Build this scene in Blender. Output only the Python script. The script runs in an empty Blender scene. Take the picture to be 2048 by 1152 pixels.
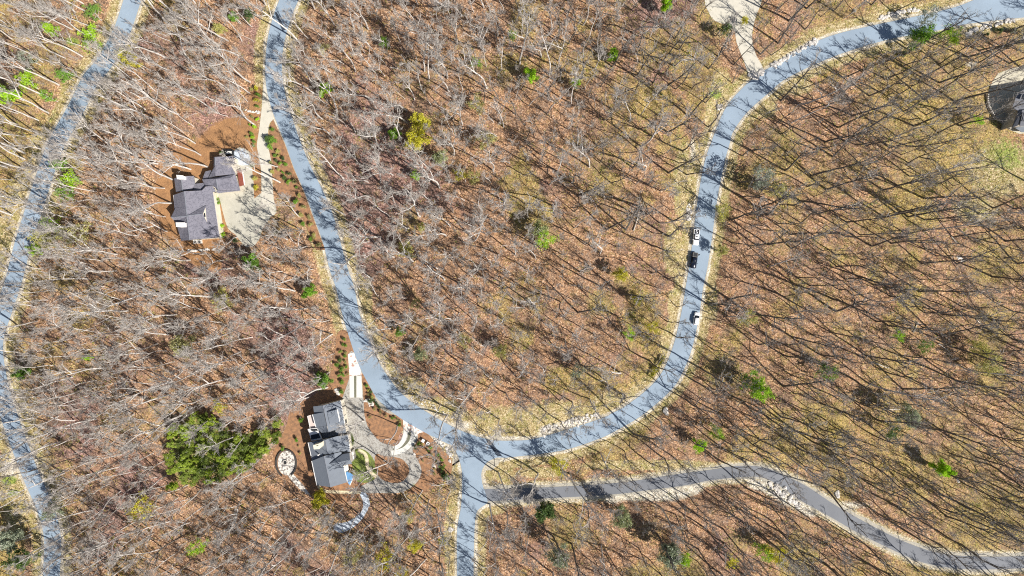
import bpy, bmesh, math, random
import numpy as np
from mathutils import Vector, Matrix, Euler
from mathutils.geometry import tessellate_polygon

# ------------------------------------------------------------------ camera, light
SC = bpy.context.scene
S = 0.18            # metres per photo pixel on the ground
H = 180.0           # drone height
cam_d = bpy.data.cameras.new("camera"); cam = bpy.data.objects.new("camera", cam_d)
SC.collection.objects.link(cam); SC.camera = cam
cam.location = (0, 0, H); cam.rotation_euler = (0, 0, 0)
cam_d.sensor_width = 36; cam_d.lens = 36 * H / (2048 * S); cam_d.clip_end = 6000; cam_d.clip_start = 0.5

SUN_EL = math.radians(42); SUN_H = Vector((0.845, -0.535, 0)).normalized()
sun_vec = Vector((SUN_H.x * math.cos(SUN_EL), SUN_H.y * math.cos(SUN_EL), math.sin(SUN_EL)))
sd = bpy.data.lights.new("sun", 'SUN'); sd.energy = 5.0; sd.angle = math.radians(0.5); sd.color = (1, 0.95, 0.88)
so = bpy.data.objects.new("sun", sd); SC.collection.objects.link(so)
so.rotation_euler = (-sun_vec).to_track_quat('-Z', 'Y').to_euler(); so.location = (120, -80, 120)
W = bpy.data.worlds.new("World"); SC.world = W; W.use_nodes = True
nt = W.node_tree; bg = nt.nodes["Background"]; sky = nt.nodes.new("ShaderNodeTexSky")
sky.sky_type = 'NISHITA'; sky.sun_disc = False; sky.sun_elevation = SUN_EL
sky.sun_rotation = math.atan2(SUN_H.x, SUN_H.y)
nt.links.new(sky.outputs[0], bg.inputs[0]); bg.inputs[1].default_value = 0.06
SC.view_settings.view_transform = 'Standard'; SC.view_settings.look = 'None'
SC.view_settings.gamma = 1; SC.view_settings.exposure = 0.66
SC.cycles.use_denoising = False
SC.cycles.max_bounces = 5; SC.cycles.diffuse_bounces = 3
SC.cycles.pixel_filter_type = 'BLACKMAN_HARRIS'; SC.cycles.filter_width = 1.1

COL = SC.collection
R = random.Random(7)
NR = np.random.default_rng(11)

def P(px, py, z=0.0):                      # photo pixel of a point at height z -> world
    k = S * (H - z) / H
    return Vector(((px - 1024) * k, (576 - py) * k, z))

# ------------------------------------------------------------------ object helpers
def tag(o, label=None, cat=None, group=None, kind=None):
    if label: o["label"] = label
    if cat: o["category"] = cat
    if group: o["group"] = group
    if kind: o["kind"] = kind
    return o
def link(o, parent=None):
    COL.objects.link(o)
    if parent is not None: o.parent = parent
    return o
def empty(name, loc, rz=0):
    o = bpy.data.objects.new(name, None); o.empty_display_size = 0.5
    o.location = loc; o.rotation_euler = (0, 0, rz); return link(o)
class MB:                                   # collects faces for one mesh object
    def __init__(s): s.v = []; s.f = []; s.m = []
    def add(s, vs, fs, mi=0):
        b = len(s.v); s.v += [tuple(v) for v in vs]
        s.f += [tuple(b + i for i in f) for f in fs]; s.m += [mi] * len(fs)
    def box(s, c, d, rz=0, mi=0, taper=1.0):
        x, y, z = d[0] / 2, d[1] / 2, d[2] / 2; t = taper
        pts = [(-x, -y, -z), (x, -y, -z), (x, y, -z), (-x, y, -z), (-x * t, -y * t, z), (x * t, -y * t, z), (x * t, y * t, z), (-x * t, y * t, z)]
        ca, sa = math.cos(rz), math.sin(rz)
        s.add([(c[0] + p[0] * ca - p[1] * sa, c[1] + p[0] * sa + p[1] * ca, c[2] + p[2]) for p in pts],
              [(0, 3, 2, 1), (4, 5, 6, 7), (0, 1, 5, 4), (1, 2, 6, 5), (2, 3, 7, 6), (3, 0, 4, 7)], mi)
    def tube(s, pts, rads, n=4, mi=0):
        rings = []
        for i, p in enumerate(pts):
            p = Vector(p)
            d = (Vector(pts[min(i + 1, len(pts) - 1)]) - Vector(pts[max(i - 1, 0)]))
            if d.length < 1e-6: d = Vector((0, 0, 1))
            d.normalize(); a = d.orthogonal().normalized(); b = d.cross(a)
            rings.append([p + (a * math.cos(2 * math.pi * k / n) + b * math.sin(2 * math.pi * k / n)) * rads[i] for k in range(n)])
        vs = [v for r in rings for v in r]; fs = []
        for i in range(len(pts) - 1):
            for k in range(n):
                fs.append((i * n + k, i * n + (k + 1) % n, (i + 1) * n + (k + 1) % n, (i + 1) * n + k))
        fs.append(tuple(range(len(vs) - n, len(vs))))
        s.add(vs, fs, mi)
    def prism(s, poly, z0, z1, mi=0):
        n = len(poly); vs = [(p[0], p[1], z0) for p in poly] + [(p[0], p[1], z1) for p in poly]
        fs = [tuple(n + i for i in range(n)), tuple(reversed(range(n)))]
        a = sum(poly[i][0] * poly[(i + 1) % n][1] - poly[(i + 1) % n][0] * poly[i][1] for i in range(n))
        for i in range(n): fs.append((i, (i + 1) % n, n + (i + 1) % n, n + i))
        if a < 0: fs = [tuple(reversed(f)) for f in fs]
        s.add(vs, fs, mi)
    def mesh(s, name, mats, smooth=False):
        me = bpy.data.meshes.new(name); me.from_pydata(s.v, [], s.f)
        for m in (mats if isinstance(mats, (list, tuple)) else [mats]): me.materials.append(m)
        me.polygons.foreach_set('material_index', s.m)
        if smooth: me.polygons.foreach_set('use_smooth', [True] * len(me.polygons))
        me.update(); return me
    def build(s, name, mats, parent=None, smooth=False):
        return link(bpy.data.objects.new(name, s.mesh(name, mats, smooth)), parent)

# ------------------------------------------------------------------ materials
def ng(name):
    m = bpy.data.materials.new(name); m.use_nodes = True
    n = m.node_tree.nodes; b = n["Principled BSDF"]; b.inputs["Roughness"].default_value = 0.85
    b.inputs["Specular IOR Level"].default_value = 0.25
    return m, n, m.node_tree.links, b
def noise(n, l, scale, detail=4, rough=0.6, vec=None):
    t = n.new("ShaderNodeTexNoise"); t.inputs["Scale"].default_value = scale
    t.inputs["Detail"].default_value = detail; t.inputs["Roughness"].default_value = rough
    if vec is None:
        g = n.new("ShaderNodeNewGeometry"); vec = g.outputs["Position"]
    l.new(vec, t.inputs["Vector"]); return t.outputs["Fac"]
def ramp(n, l, fac, stops, interp='LINEAR'):
    r = n.new("ShaderNodeValToRGB"); r.color_ramp.interpolation = interp
    e = r.color_ramp.elements
    while len(e) < len(stops): e.new(0.5)
    for i, (p, c) in enumerate(stops):
        e[i].position = p; e[i].color = (c, c, c, 1) if isinstance(c, (int, float)) else (*c, 1)
    l.new(fac, r.inputs[0]); return r.outputs["Color"]
def mix(n, l, fac, a, b, mode='MIX'):
    m = n.new("ShaderNodeMix"); m.data_type = 'RGBA'; m.blend_type = mode
    for sock, v in ((m.inputs[0], fac), (m.inputs[6], a), (m.inputs[7], b)):
        if isinstance(v, (int, float)): sock.default_value = v
        elif isinstance(v, tuple): sock.default_value = (*v, 1)
        else: l.new(v, sock)
    return m.outputs[2]
def math_(n, l, op, a, b=0.0, clamp=False):
    m = n.new("ShaderNodeMath"); m.operation = op; m.use_clamp = clamp
    for s_, v in ((m.inputs[0], a), (m.inputs[1], b)):
        if isinstance(v, (int, float)): s_.default_value = v
        else: l.new(v, s_)
    return m.outputs[0]
def simple(name, c, var=0.25, scale=2.0, rough=0.85, bump=0.0, c2=None, scale2=None, metal=0):
    m, n, l, b = ng(name)
    c2 = c2 or tuple(x * (1 - var) for x in c)
    f = noise(n, l, scale, 6, 0.65)
    col = mix(n, l, ramp(n, l, f, [(0.32, 0.0), (0.68, 1.0)]), c2, c)
    l.new(col, b.inputs["Base Color"]); b.inputs["Roughness"].default_value = rough
    b.inputs["Metallic"].default_value = metal
    if bump:
        bp = n.new("ShaderNodeBump"); bp.inputs["Strength"].default_value = bump; bp.inputs["Distance"].default_value = 0.05
        l.new(f, bp.inputs["Height"]); l.new(bp.outputs[0], b.inputs["Normal"])
    return m
def leaf_mat(name):
    m, n, l, b = ng(name)
    oi = n.new("ShaderNodeObjectInfo"); f = noise(n, l, 1.1, 4, 0.7)
    c = mix(n, l, ramp(n, l, f, [(0.3, 0.0), (0.7, 1.0)]), oi.outputs["Color"], (0.30, 0.30, 0.05))
    c2 = mix(n, l, 0.72, c, oi.outputs["Color"])
    l.new(c2, b.inputs["Base Color"])
    tr = n.new("ShaderNodeBsdfTranslucent"); l.new(c2, tr.inputs[0])
    ms = n.new("ShaderNodeMixShader"); ms.inputs[0].default_value = 0.35
    l.new(b.outputs[0], ms.inputs[1]); l.new(tr.outputs[0], ms.inputs[2])
    l.new(ms.outputs[0], n["Material Output"].inputs[0]); return m

def asphalt(name, c, crack=0.0):
    m, n, l, b = ng(name)
    big = noise(n, l, 0.06, 5, 0.6); fine = noise(n, l, 3.5, 3, 0.8)
    k = mix(n, l, ramp(n, l, big, [(0.3, 0.0), (0.7, 1.0)]), tuple(x * 0.8 for x in c), tuple(x * 1.08 for x in c))
    k = mix(n, l, ramp(n, l, fine, [(0.35, 0.0), (0.65, 0.35)]), k, tuple(x * 0.8 for x in c))
    l.new(k, b.inputs["Base Color"]); b.inputs["Roughness"].default_value = 0.75
    return m
def stipple(name, base, dot, scale, thr=0.32, fac=0.8):
    m, n, l, b = ng(name)
    g = n.new("ShaderNodeNewGeometry"); v = n.new("ShaderNodeTexVoronoi"); v.inputs["Scale"].default_value = scale
    l.new(g.outputs["Position"], v.inputs["Vector"])
    sep = n.new("ShaderNodeSeparateColor"); l.new(v.outputs["Color"], sep.inputs[0])
    k = ramp(n, l, sep.outputs[0], [(thr, fac), (thr + 0.05, 0.0)])
    f = noise(n, l, 0.5, 5, 0.6)
    bc = mix(n, l, ramp(n, l, f, [(0.3, 0.0), (0.7, 1.0)]), tuple(x * 0.82 for x in base), base)
    l.new(mix(n, l, k, bc, dot), b.inputs["Base Color"]); return m

M = {}
M['asphalt'] = asphalt("pale_asphalt", (0.265, 0.335, 0.41))
M['asphalt_dark'] = asphalt("dark_asphalt", (0.17, 0.18, 0.20))
M['dark_band'] = asphalt("dark_band_asphalt", (0.05, 0.065, 0.09))
M['shoulder'] = simple("shoulder_gravel", (0.52, 0.47, 0.37), 0.45, 1.6, bump=0.3)
M['gravel'] = simple("pale_gravel", (0.44, 0.41, 0.34), 0.4, 2.2, bump=0.3)
M['court'] = stipple("pale_court", (0.46, 0.44, 0.37), (0.40, 0.38, 0.31), 2.2, 0.2, 0.5)
M['cobble'] = stipple("cobble_drive", (0.40, 0.385, 0.35), (0.22, 0.20, 0.17), 3.0, 0.35, 0.7)
M['concrete'] = simple("cream_concrete", (0.54, 0.51, 0.43), 0.12, 0.6)
M['concrete_white'] = simple("white_concrete", (0.62, 0.61, 0.56), 0.1, 0.6)
M['apron'] = stipple("speckled_stone_apron", (0.74, 0.70, 0.63), (0.36, 0.15, 0.10), 1.5, 0.16, 0.8)
M['bluestone'] = simple("bluish_gravel", (0.55, 0.61, 0.68), 0.35, 1.2, bump=0.3)
M['strip'] = simple("grey_green_strip", (0.17, 0.17, 0.12), 0.3, 1.5)
M['mulch'] = simple("orange_mulch", (0.38, 0.20, 0.10), 0.35, 0.9, bump=0.5, c2=(0.16, 0.095, 0.06))
M['lawn'] = simple("lawn_grass", (0.21, 0.27, 0.05), 0.5, 0.5, bump=0.4, c2=(0.09, 0.10, 0.04))
M['path'] = stipple("flagstone_path", (0.66, 0.57, 0.38), (0.35, 0.28, 0.2), 1.4, 0.2, 0.5)
M['darkstone'] = simple("dark_stone", (0.07, 0.065, 0.06), 0.4, 2)
M['patio'] = stipple("patio_stone", (0.66, 0.62, 0.56), (0.12, 0.10, 0.09), 2.2, 0.3, 0.8)
M['bark'] = simple("grey_bark", (0.66, 0.62, 0.58), 0.45, 1.3, rough=0.9, bump=0.3)
M['bark_shaded'] = simple("shade_toned_bark", (0.17, 0.15, 0.13), 0.4, 1.3, rough=0.95)  # darker copy of the bark: shaded trunk sides put into its colour
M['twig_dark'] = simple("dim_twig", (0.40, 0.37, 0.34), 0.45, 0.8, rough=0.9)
M['twig'] = simple("grey_twig", (0.43, 0.395, 0.36), 0.35, 0.8, rough=0.9)
M['deadwood'] = simple("bleached_wood", (0.66, 0.61, 0.53), 0.2, 1.5)
M['brush'] = simple("brown_brush", (0.22, 0.16, 0.12), 0.4, 0.4)
M['leaf'] = leaf_mat("spring_leaf")
M['rock'] = simple("pale_limestone", (0.66, 0.62, 0.57), 0.4, 1.4, bump=0.5)
M['shingle1'] = stipple("mottled_shingle", (0.195, 0.19, 0.225), (0.10, 0.10, 0.125), 3.0, 0.3, 0.6)
M['shingle2'] = simple("smooth_grey_roof", (0.165, 0.185, 0.215), 0.12, 0.5)
M['ridge'] = simple("ridge_cap", (0.22, 0.235, 0.265), 0.1, 1)
M['copper'] = simple("red_brown_metal", (0.20, 0.055, 0.035), 0.3, 1, rough=0.5)
M['wall'] = simple("cream_wall", (0.62, 0.57, 0.47), 0.15, 0.8)
M['wall_grey'] = simple("stone_wall", (0.45, 0.42, 0.38), 0.3, 0.8)
M['white'] = simple("white_trim", (0.75, 0.73, 0.70), 0.06, 1)
M['stone'] = simple("pale_stone", (0.72, 0.66, 0.50), 0.15, 1.5)
M['deck'] = simple("pinkish_deck", (0.58, 0.48, 0.44), 0.12, 1)
M['darkmetal'] = simple("dark_metal", (0.03, 0.032, 0.035), 0.2, 1, rough=0.5)
M['glass'] = simple("dark_glass", (0.02, 0.025, 0.035), 0.1, 1, rough=0.08)
M['blueroof'] = simple("blue_metal_roof", (0.11, 0.26, 0.47), 0.3, 0.9, rough=0.35)
M['terrace'] = simple("terrace_concrete", (0.52, 0.48, 0.37), 0.15, 0.5)
M['carwhite'] = simple("white_paint", (0.82, 0.82, 0.82), 0.02, 1, rough=0.25)
M['carblack'] = simple("black_blue_paint", (0.012, 0.016, 0.03), 0.1, 1, rough=0.18)
M['tyre'] = simple("tyre_rubber", (0.02, 0.02, 0.02), 0.2, 2)
M['rim'] = simple("rim_metal", (0.4, 0.4, 0.42), 0.1, 2, rough=0.35, metal=0.8)
M['plastic'] = simple("dark_plastic", (0.05, 0.05, 0.055), 0.2, 2, rough=0.5)
M['lamp'] = simple("lamp_glass", (0.7, 0.7, 0.68), 0.05, 2, rough=0.15)
M['redlamp'] = simple("tail_lamp", (0.35, 0.02, 0.02), 0.05, 2, rough=0.2)
M['skin'] = simple("skin", (0.45, 0.28, 0.2), 0.05, 2)
M['hair'] = simple("hair", (0.03, 0.02, 0.015), 0.1, 2)
M['jacket'] = simple("dark_jacket", (0.025, 0.028, 0.04), 0.2, 2)
M['jeans'] = simple("dark_trousers", (0.03, 0.035, 0.06), 0.2, 2)

# ------------------------------------------------------------------ traced outlines (photo pixels)
def cr(pts, n=5, closed=False):             # Catmull-Rom
    out = []; N = len(pts)
    for i in range(N if closed else N - 1):
        g = lambda j: np.array(pts[j % N] if closed else pts[min(max(j, 0), N - 1)], float)
        p0, p1, p2, p3 = g(i - 1), g(i), g(i + 1), g(i + 2)
        for k in range(n):
            t = k / n
            out.append(tuple(0.5 * ((2 * p1) + (-p0 + p2) * t + (2 * p0 - 5 * p1 + 4 * p2 - p3) * t * t + (-p0 + 3 * p1 - 3 * p2 + p3) * t ** 3)))
    if not closed: out.append(tuple(pts[-1]))
    return out
def offset_line(c, w):
    a = np.array(c, float); d = np.gradient(a, axis=0); d /= np.linalg.norm(d, axis=1)[:, None]
    nrm = np.stack([-d[:, 1], d[:, 0]], 1)
    w = np.broadcast_to(np.asarray(w, float), (len(a),))[:, None]
    return a + nrm * w / 2, a - nrm * w / 2
roadA_c = cr([(300, -140), (285, -60), (262, 10), (245, 60), (222, 105), (198, 140), (180, 162), (150, 222), (113, 288), (92, 345), (70, 413), (46, 490), (27, 563), (8, 620), (-8, 670), (-10, 710), (-2, 760), (10, 805), (25, 851), (43, 900), (62, 950), (84, 1000), (100, 1045), (106, 1090), (103, 1152), (98, 1290)], 6)
roadA = offset_line(roadA_c, 34)
rbL = [(600, -140), (575, -45), (559, 0), (549, 25), (536, 75), (531, 125), (533, 175), (546, 225), (571, 288), (589, 338), (611, 388), (629, 438), (647, 488), (659, 538), (672, 576), (684, 626), (699, 676), (716, 726), (737, 768), (758, 801), (802, 837), (852, 866), (902, 890), (960, 912), (1000, 915), (1024, 914), (1124, 901), (1199, 877), (1234, 860), (1286, 829), (1344, 778), (1369, 736), (1384, 696), (1397, 638), (1406, 576), (1414, 538), (1424, 475), (1434, 400), (1449, 325), (1459, 288), (1467, 262), (1494, 225), (1536, 187), (1573, 157), (1648, 121), (1711, 98), (1786, 77), (1861, 64), (1936, 48), (2048, 35), (2200, 20), (2320, 5)]
rbR = [(640, -140), (612, -45), (597, 0), (587, 25), (571, 75), (564, 125), (568, 175), (581, 225), (603, 288), (624, 338), (649, 388), (669, 438), (682, 488), (696, 538), (709, 576), (719, 626), (738, 676), (756, 720), (779, 757), (809, 792), (862, 829), (922, 861), (974, 878), (1000, 881), (1024, 881), (1060, 879), (1111, 866), (1199, 838), (1225, 826), (1249, 813), (1286, 786), (1316, 756), (1335, 722), (1351, 676), (1364, 618), (1371, 576), (1381, 513), (1390, 438), (1399, 375), (1409, 325), (1421, 288), (1449, 220), (1486, 175), (1524, 143), (1536, 137), (1598, 100), (1661, 72), (1736, 53), (1836, 32), (1911, 14), (1970, -8), (2048, -28), (2200, -55), (2320, -75)]
def resamp(pts, n):
    a = np.array(cr(pts, 5)); d = np.r_[0, np.cumsum(np.linalg.norm(np.diff(a, axis=0), axis=1))]
    return a, d
def pair_ribbon(Lp, Rp):                    # pairs two edges by nearest points along a common centre line
    n = 260
    a, da = resamp(Lp, n); b, db = resamp(Rp, n)
    # dynamic pairing: walk both edges by nearest distance
    L = [a[0]]; Rr = [b[0]]; i = j = 0
    while i < len(a) - 1 or j < len(b) - 1:
        if i == len(a) - 1: j += 1
        elif j == len(b) - 1: i += 1
        else:
            if np.linalg.norm(a[i + 1] - b[j]) < np.linalg.norm(a[i] - b[j + 1]): i += 1
            else: j += 1
        L.append(a[i]); Rr.append(b[j])
    return np.array(L), np.array(Rr)
roadB = pair_ribbon(rbL, rbR)
south = (np.array(cr([(890, 880), (906, 895), (918, 918), (924, 945), (924, 985), (921, 1020), (914, 1064), (914, 1152), (914, 1290)], 6)),
         np.array(cr([(1010, 912), (998, 914), (975, 924), (963, 945), (966, 972), (975, 1004), (958, 1018), (950, 1045), (947, 1152), (947, 1290)], 6)))
south = pair_ribbon([tuple(p) for p in south[0][::3]] + [(914, 1290)], [tuple(p) for p in south[1][::3]] + [(947, 1290)])
rcT = [(964, 978), (1024, 977), (1124, 973), (1231, 966), (1300, 957), (1349, 949), (1424, 939), (1470, 932), (1524, 934), (1560, 947), (1611, 971), (1661, 1004), (1686, 1019), (1745, 1052), (1811, 1084), (1870, 1104), (1930, 1112), (2048, 1112), (2200, 1100)]
rcB = [(968, 1003), (1024, 1000), (1124, 995), (1224, 989), (1299, 980), (1374, 970), (1424, 960), (1486, 954), (1524, 955), (1560, 972), (1598, 999), (1661, 1034), (1720, 1068), (1790, 1102), (1850, 1126), (1930, 1138), (2048, 1136), (2200, 1122)]
roadC = pair_ribbon(rcT, rcB)

def ribbon(name, Ls, Rs, z, m, label=None, kind='structure'):
    b = MB(); n = len(Ls)
    vs = [P(*p).to_tuple()[:2] + (z,) for p in Ls] + [P(*p).to_tuple()[:2] + (z,) for p in Rs]
    fs = []
    for i in range(n - 1):
        f = [i, i + 1, n + i + 1, n + i]
        if np.allclose(Ls[i], Ls[i + 1]): f = [i, n + i + 1, n + i]
        elif np.allclose(Rs[i], Rs[i + 1]): f = [i, i + 1, n + i]
        fs.append(tuple(f))
    b.add(vs, fs); o = b.build(name, m)
    bm = bmesh.new(); bm.from_mesh(o.data); bmesh.ops.recalc_face_normals(bm, faces=bm.faces)
    if bm.faces and sum(f.normal.z for f in bm.faces) < 0: bmesh.ops.reverse_faces(bm, faces=bm.faces)
    bm.to_mesh(o.data); bm.free()
    return tag(o, label, kind=kind)
def sheet(name, poly, z, m, smooth=0, kind='structure', jit=0.0, label=None):
    if smooth: poly = cr(poly, smooth, True)
    if jit:
        rr = random.Random(len(poly)); poly = [(p[0] + rr.uniform(-jit, jit), p[1] + rr.uniform(-jit, jit)) for p in poly]
    vs = [Vector((P(*p).x, P(*p).y, z)) for p in poly]
    tris = tessellate_polygon([vs]); b = MB(); fs = []
    for t in tris:
        a = (vs[t[1]] - vs[t[0]]).cross(vs[t[2]] - vs[t[0]]).z
        fs.append(tuple(t) if a > 0 else tuple(reversed(t)))
    b.add(vs, fs); return tag(b.build(name, m), label, kind=kind)
def widen(rb, w, wr=None):                  # a wider, slightly wavy band round the same centre line
    L, Rr = (np.array(x, float) for x in rb); c = (L + Rr) / 2; wd = np.linalg.norm(L - Rr, axis=1)
    keep = [0]
    for i in range(1, len(c)):
        if np.linalg.norm(c[i] - c[keep[-1]]) > 9: keep.append(i)
    c, wd = c[keep], wd[keep]
    for _ in range(3):
        c[1:-1] = (c[:-2] + 2 * c[1:-1] + c[2:]) / 4; wd[1:-1] = (wd[:-2] + 2 * wd[1:-1] + wd[2:]) / 4
    c2 = np.array(cr([tuple(p) for p in c], 4)); wd2 = np.interp(np.linspace(0, 1, len(c2)), np.linspace(0, 1, len(wd)), wd)
    d = np.gradient(c2, axis=0); d /= np.linalg.norm(d, axis=1)[:, None]; nrm = np.stack([-d[:, 1], d[:, 0]], 1)
    u = np.r_[0, np.cumsum(np.linalg.norm(np.diff(c2, axis=0), axis=1))]
    wav = lambda ph: 1 + .25 * np.sin(u / 6 + ph) + .22 * np.sin(u / 17 + 2 * ph) + .2 * np.sin(u / 41 + ph)
    return c2 + nrm * (wd2 / 2 + w * wav(.7))[:, None], c2 - nrm * (wd2 / 2 + (wr or w) * wav(2.1))[:, None]

POLY = {}
POLY['mulch_w'] = [(502, 176), (527, 170), (520, 215), (514, 262), (514, 300), (522, 338), (524, 363), (520, 400), (505, 402), (470, 420), (446, 500), (440, 545), (398, 540), (365, 512), (338, 480), (318, 440), (310, 370), (325, 325), (355, 295), (390, 285), (425, 248), (455, 235), (495, 232)]
POLY['mulch_strip'] = [(546, 238), (540, 250), (537, 290), (542, 320), (548, 360), (556, 385), (575, 395), (600, 425), (615, 460), (632, 500), (652, 500), (645, 486), (627, 436), (609, 386), (587, 336), (569, 286)]
POLY['mulch_n2'] = [(676, 664), (696, 664), (714, 703), (697, 708), (700, 752), (694, 783), (684, 798), (674, 788), (655, 778), (662, 745), (670, 701)]
POLY['mulch_e2'] = [(720, 744), (729, 752), (751, 784), (749, 800), (762, 818), (787, 830), (801, 829), (808, 838), (808, 858), (801, 866), (795, 880), (787, 891), (774, 888), (759, 882), (747, 868), (736, 853), (729, 830), (727, 800), (725, 765)]
POLY['mulch_far'] = [(833, 872), (847, 862), (864, 876), (886, 901), (902, 916), (904, 939), (893, 959), (876, 968), (850, 985), (815, 986), (834, 966), (844, 946), (838, 924), (828, 906), (826, 890)]
POLY['mulch_h2'] = [(585, 812), (612, 800), (640, 782), (665, 772), (680, 798), (690, 850), (700, 960), (728, 965), (724, 985), (700, 1003), (660, 1008), (628, 990), (600, 972), (570, 955), (548, 932), (546, 905), (560, 880), (573, 850)]
POLY['court_w'] = [(470, 299), (489, 297), (502, 312), (505, 346), (508, 372), (509, 397), (524, 385), (536, 405), (545, 420), (538, 440), (525, 458), (518, 480), (500, 497), (484, 486), (471, 469), (456, 457), (446, 425), (436, 388), (425, 380), (425, 340), (465, 340)]
POLY['drive_w'] = [(527, 168), (534, 176), (541, 205), (547, 236), (538, 250), (536, 288), (542, 320), (545, 363), (548, 400), (553, 425), (535, 432), (524, 400), (523, 363), (522, 338), (515, 300), (514, 288), (518, 262), (524, 212)]
POLY['court2'] = [(684, 798), (700, 752), (697, 708), (710, 706), (722, 745), (724, 765), (727, 800), (729, 830), (736, 853), (747, 869), (762, 884), (782, 891), (796, 889), (806, 868), (810, 842), (836, 862), (832, 886), (825, 900), (832, 914), (840, 929), (843, 946), (834, 964), (819, 977), (797, 986), (762, 986), (727, 985), (722, 972), (752, 957), (752, 935), (745, 915), (730, 900), (712, 898), (698, 905), (690, 880), (684, 830)]
POLY['island'] = [(752, 908), (770, 912), (799, 916), (812, 926), (819, 941), (811, 957), (795, 966), (770, 962), (756, 950), (750, 930)]
POLY['lawn2'] = [(706, 905), (719, 897), (737, 905), (747, 919), (757, 936), (752, 950), (744, 962), (722, 965), (709, 955), (704, 925)]
POLY['hedge2'] = [(697, 867), (704, 866), (709, 880), (709, 890), (701, 892)]
POLY['ne_drive'] = [(1409, -60), (1409, 0), (1416, 22), (1430, 42), (1466, 56), (1473, 85), (1486, 118), (1498, 150), (1510, 152), (1526, 137), (1512, 110), (1504, 75), (1511, 35), (1524, 0), (1530, -60)]
POLY['terrace3'] = [(1985, 163), (1996, 147), (2021, 138), (2060, 128), (2180, 120), (2180, 250), (2040, 268), (2017, 258), (2000, 243), (1986, 231), (1975, 210), (1975, 185)]
POLY['blue_drive'] = [(719, 986), (728, 984), (738, 996), (738, 1024), (724, 1044), (700, 1058), (676, 1068), (660, 1062), (650, 1050), (664, 1043), (682, 1046), (704, 1039), (722, 1024), (726, 1005)]
POLY['gravel_mid'] = [(722, 744), (735, 750), (756, 795), (800, 832), (850, 864), (838, 870), (808, 850), (800, 842), (780, 840), (755, 828), (744, 806)]
POLY['apron'] = [(696, 708), (712, 704), (724, 750), (699, 752)]
POLY['apron2'] = [(806, 838), (815, 842), (850, 864), (838, 866), (834, 872), (808, 864)]
POLY['limewash'] = [(1060, 870), (1080, 855), (1130, 842), (1180, 830), (1192, 832), (1150, 852), (1100, 866)]
POLY['cgravel'] = [(1130, 998), (1230, 991), (1300, 982), (1372, 972), (1420, 965), (1400, 985), (1350, 1000), (1290, 1003), (1220, 1004)]
POLY['cgravel2'] = [(1490, 958), (1530, 960), (1570, 985), (1640, 1030), (1625, 1035), (1575, 1012), (1530, 985), (1495, 972)]
POLY['clear_e'] = [(1930, 280), (1960, 250), (2010, 262), (2060, 270), (2300, 260), (2300, 400), (2060, 400), (1990, 390), (1930, 360)]
HOUSE1 = [(345, 350), (400, 335), (430, 305), (470, 300), (488, 345), (486, 385), (440, 392), (440, 475), (360, 488), (340, 440)]
HOUSE2 = [(612, 825), (640, 808), (685, 795), (706, 890), (706, 935), (700, 975), (632, 975), (612, 900)]
HOUSE3 = [(2000, 190), (2047, 170), (2200, 160), (2200, 280), (2040, 275), (2010, 258)]

# ------------------------------------------------------------------ zone maps on a 1 m grid
X0, X1, Y0, Y1 = -262, 262, -172, 172
nx, ny = X1 - X0 + 1, Y1 - Y0 + 1
gx, gy = np.meshgrid(np.arange(X0, X1 + 1.0), np.arange(Y0, Y1 + 1.0))
pxg, pyg = gx / S + 1024, 576 - gy / S
def inpoly(poly, X=pxg, Y=pyg):
    r = np.zeros(X.shape, bool); n = len(poly)
    for i in range(n):
        x1, y1 = poly[i]; x2, y2 = poly[(i + 1) % n]
        if y1 == y2: continue
        c = ((y1 > Y) != (y2 > Y)) & (X < (x2 - x1) * (Y - y1) / (y2 - y1) + x1); r ^= c
    return r
def ribpoly(rb): return [tuple(p) for p in rb[0]] + [tuple(p) for p in rb[1][::-1]]
def blur(a, k):
    a = a.astype(float)
    for _ in range(2):
        for ax in (0, 1):
            p = np.concatenate([np.repeat(a.take([0], ax), k, ax), a, np.repeat(a.take([-1], ax), k, ax)], ax)
            c = np.cumsum(p, ax); z = np.zeros_like(c.take([0], ax)); c = np.concatenate([z, c], ax)
            w = 2 * k + 1; n = a.shape[ax]
            a = (c.take(range(w, w + n), ax) - c.take(range(0, n), ax)) / w
    return a
def vnoise(cell, seed, octs=3):
    out = np.zeros(gx.shape); amp = 1; tot = 0; r = np.random.default_rng(seed)
    for o in range(octs):
        c = cell / 2 ** o; w, h = int((X1 - X0) / c) + 3, int((Y1 - Y0) / c) + 3
        g = r.random((h, w)); u = (gx - X0) / c; v = (gy - Y0) / c; i, j = u.astype(int), v.astype(int)
        fu, fv = u - i, v - j; fu = fu * fu * (3 - 2 * fu); fv = fv * fv * (3 - 2 * fv)
        out += amp * ((g[j, i] * (1 - fu) + g[j, i + 1] * fu) * (1 - fv) + (g[j + 1, i] * (1 - fu) + g[j + 1, i + 1] * fu) * fv)
        tot += amp; amp *= 0.5
    return out / tot
def disc(x, y, r, ry=None, soft=0.6):
    ry = ry or r; d = np.sqrt(((pxg - x) / r) ** 2 + ((pyg - y) / ry) ** 2); return np.clip((1.15 - d) / soft, 0, 1)
roadm = inpoly(ribpoly(roadA)) | inpoly(ribpoly(roadB)) | inpoly(ribpoly(south))
roadc = inpoly(ribpoly(roadC))
near_road = blur(roadm, 1) > 0.02
verge = np.clip(blur(roadm, 3) * 6, 0, 1) * (1 - roadm * 0)
verge = np.maximum(verge, np.clip(blur(roadc, 2) * 4, 0, 1) * 0.8)
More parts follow.
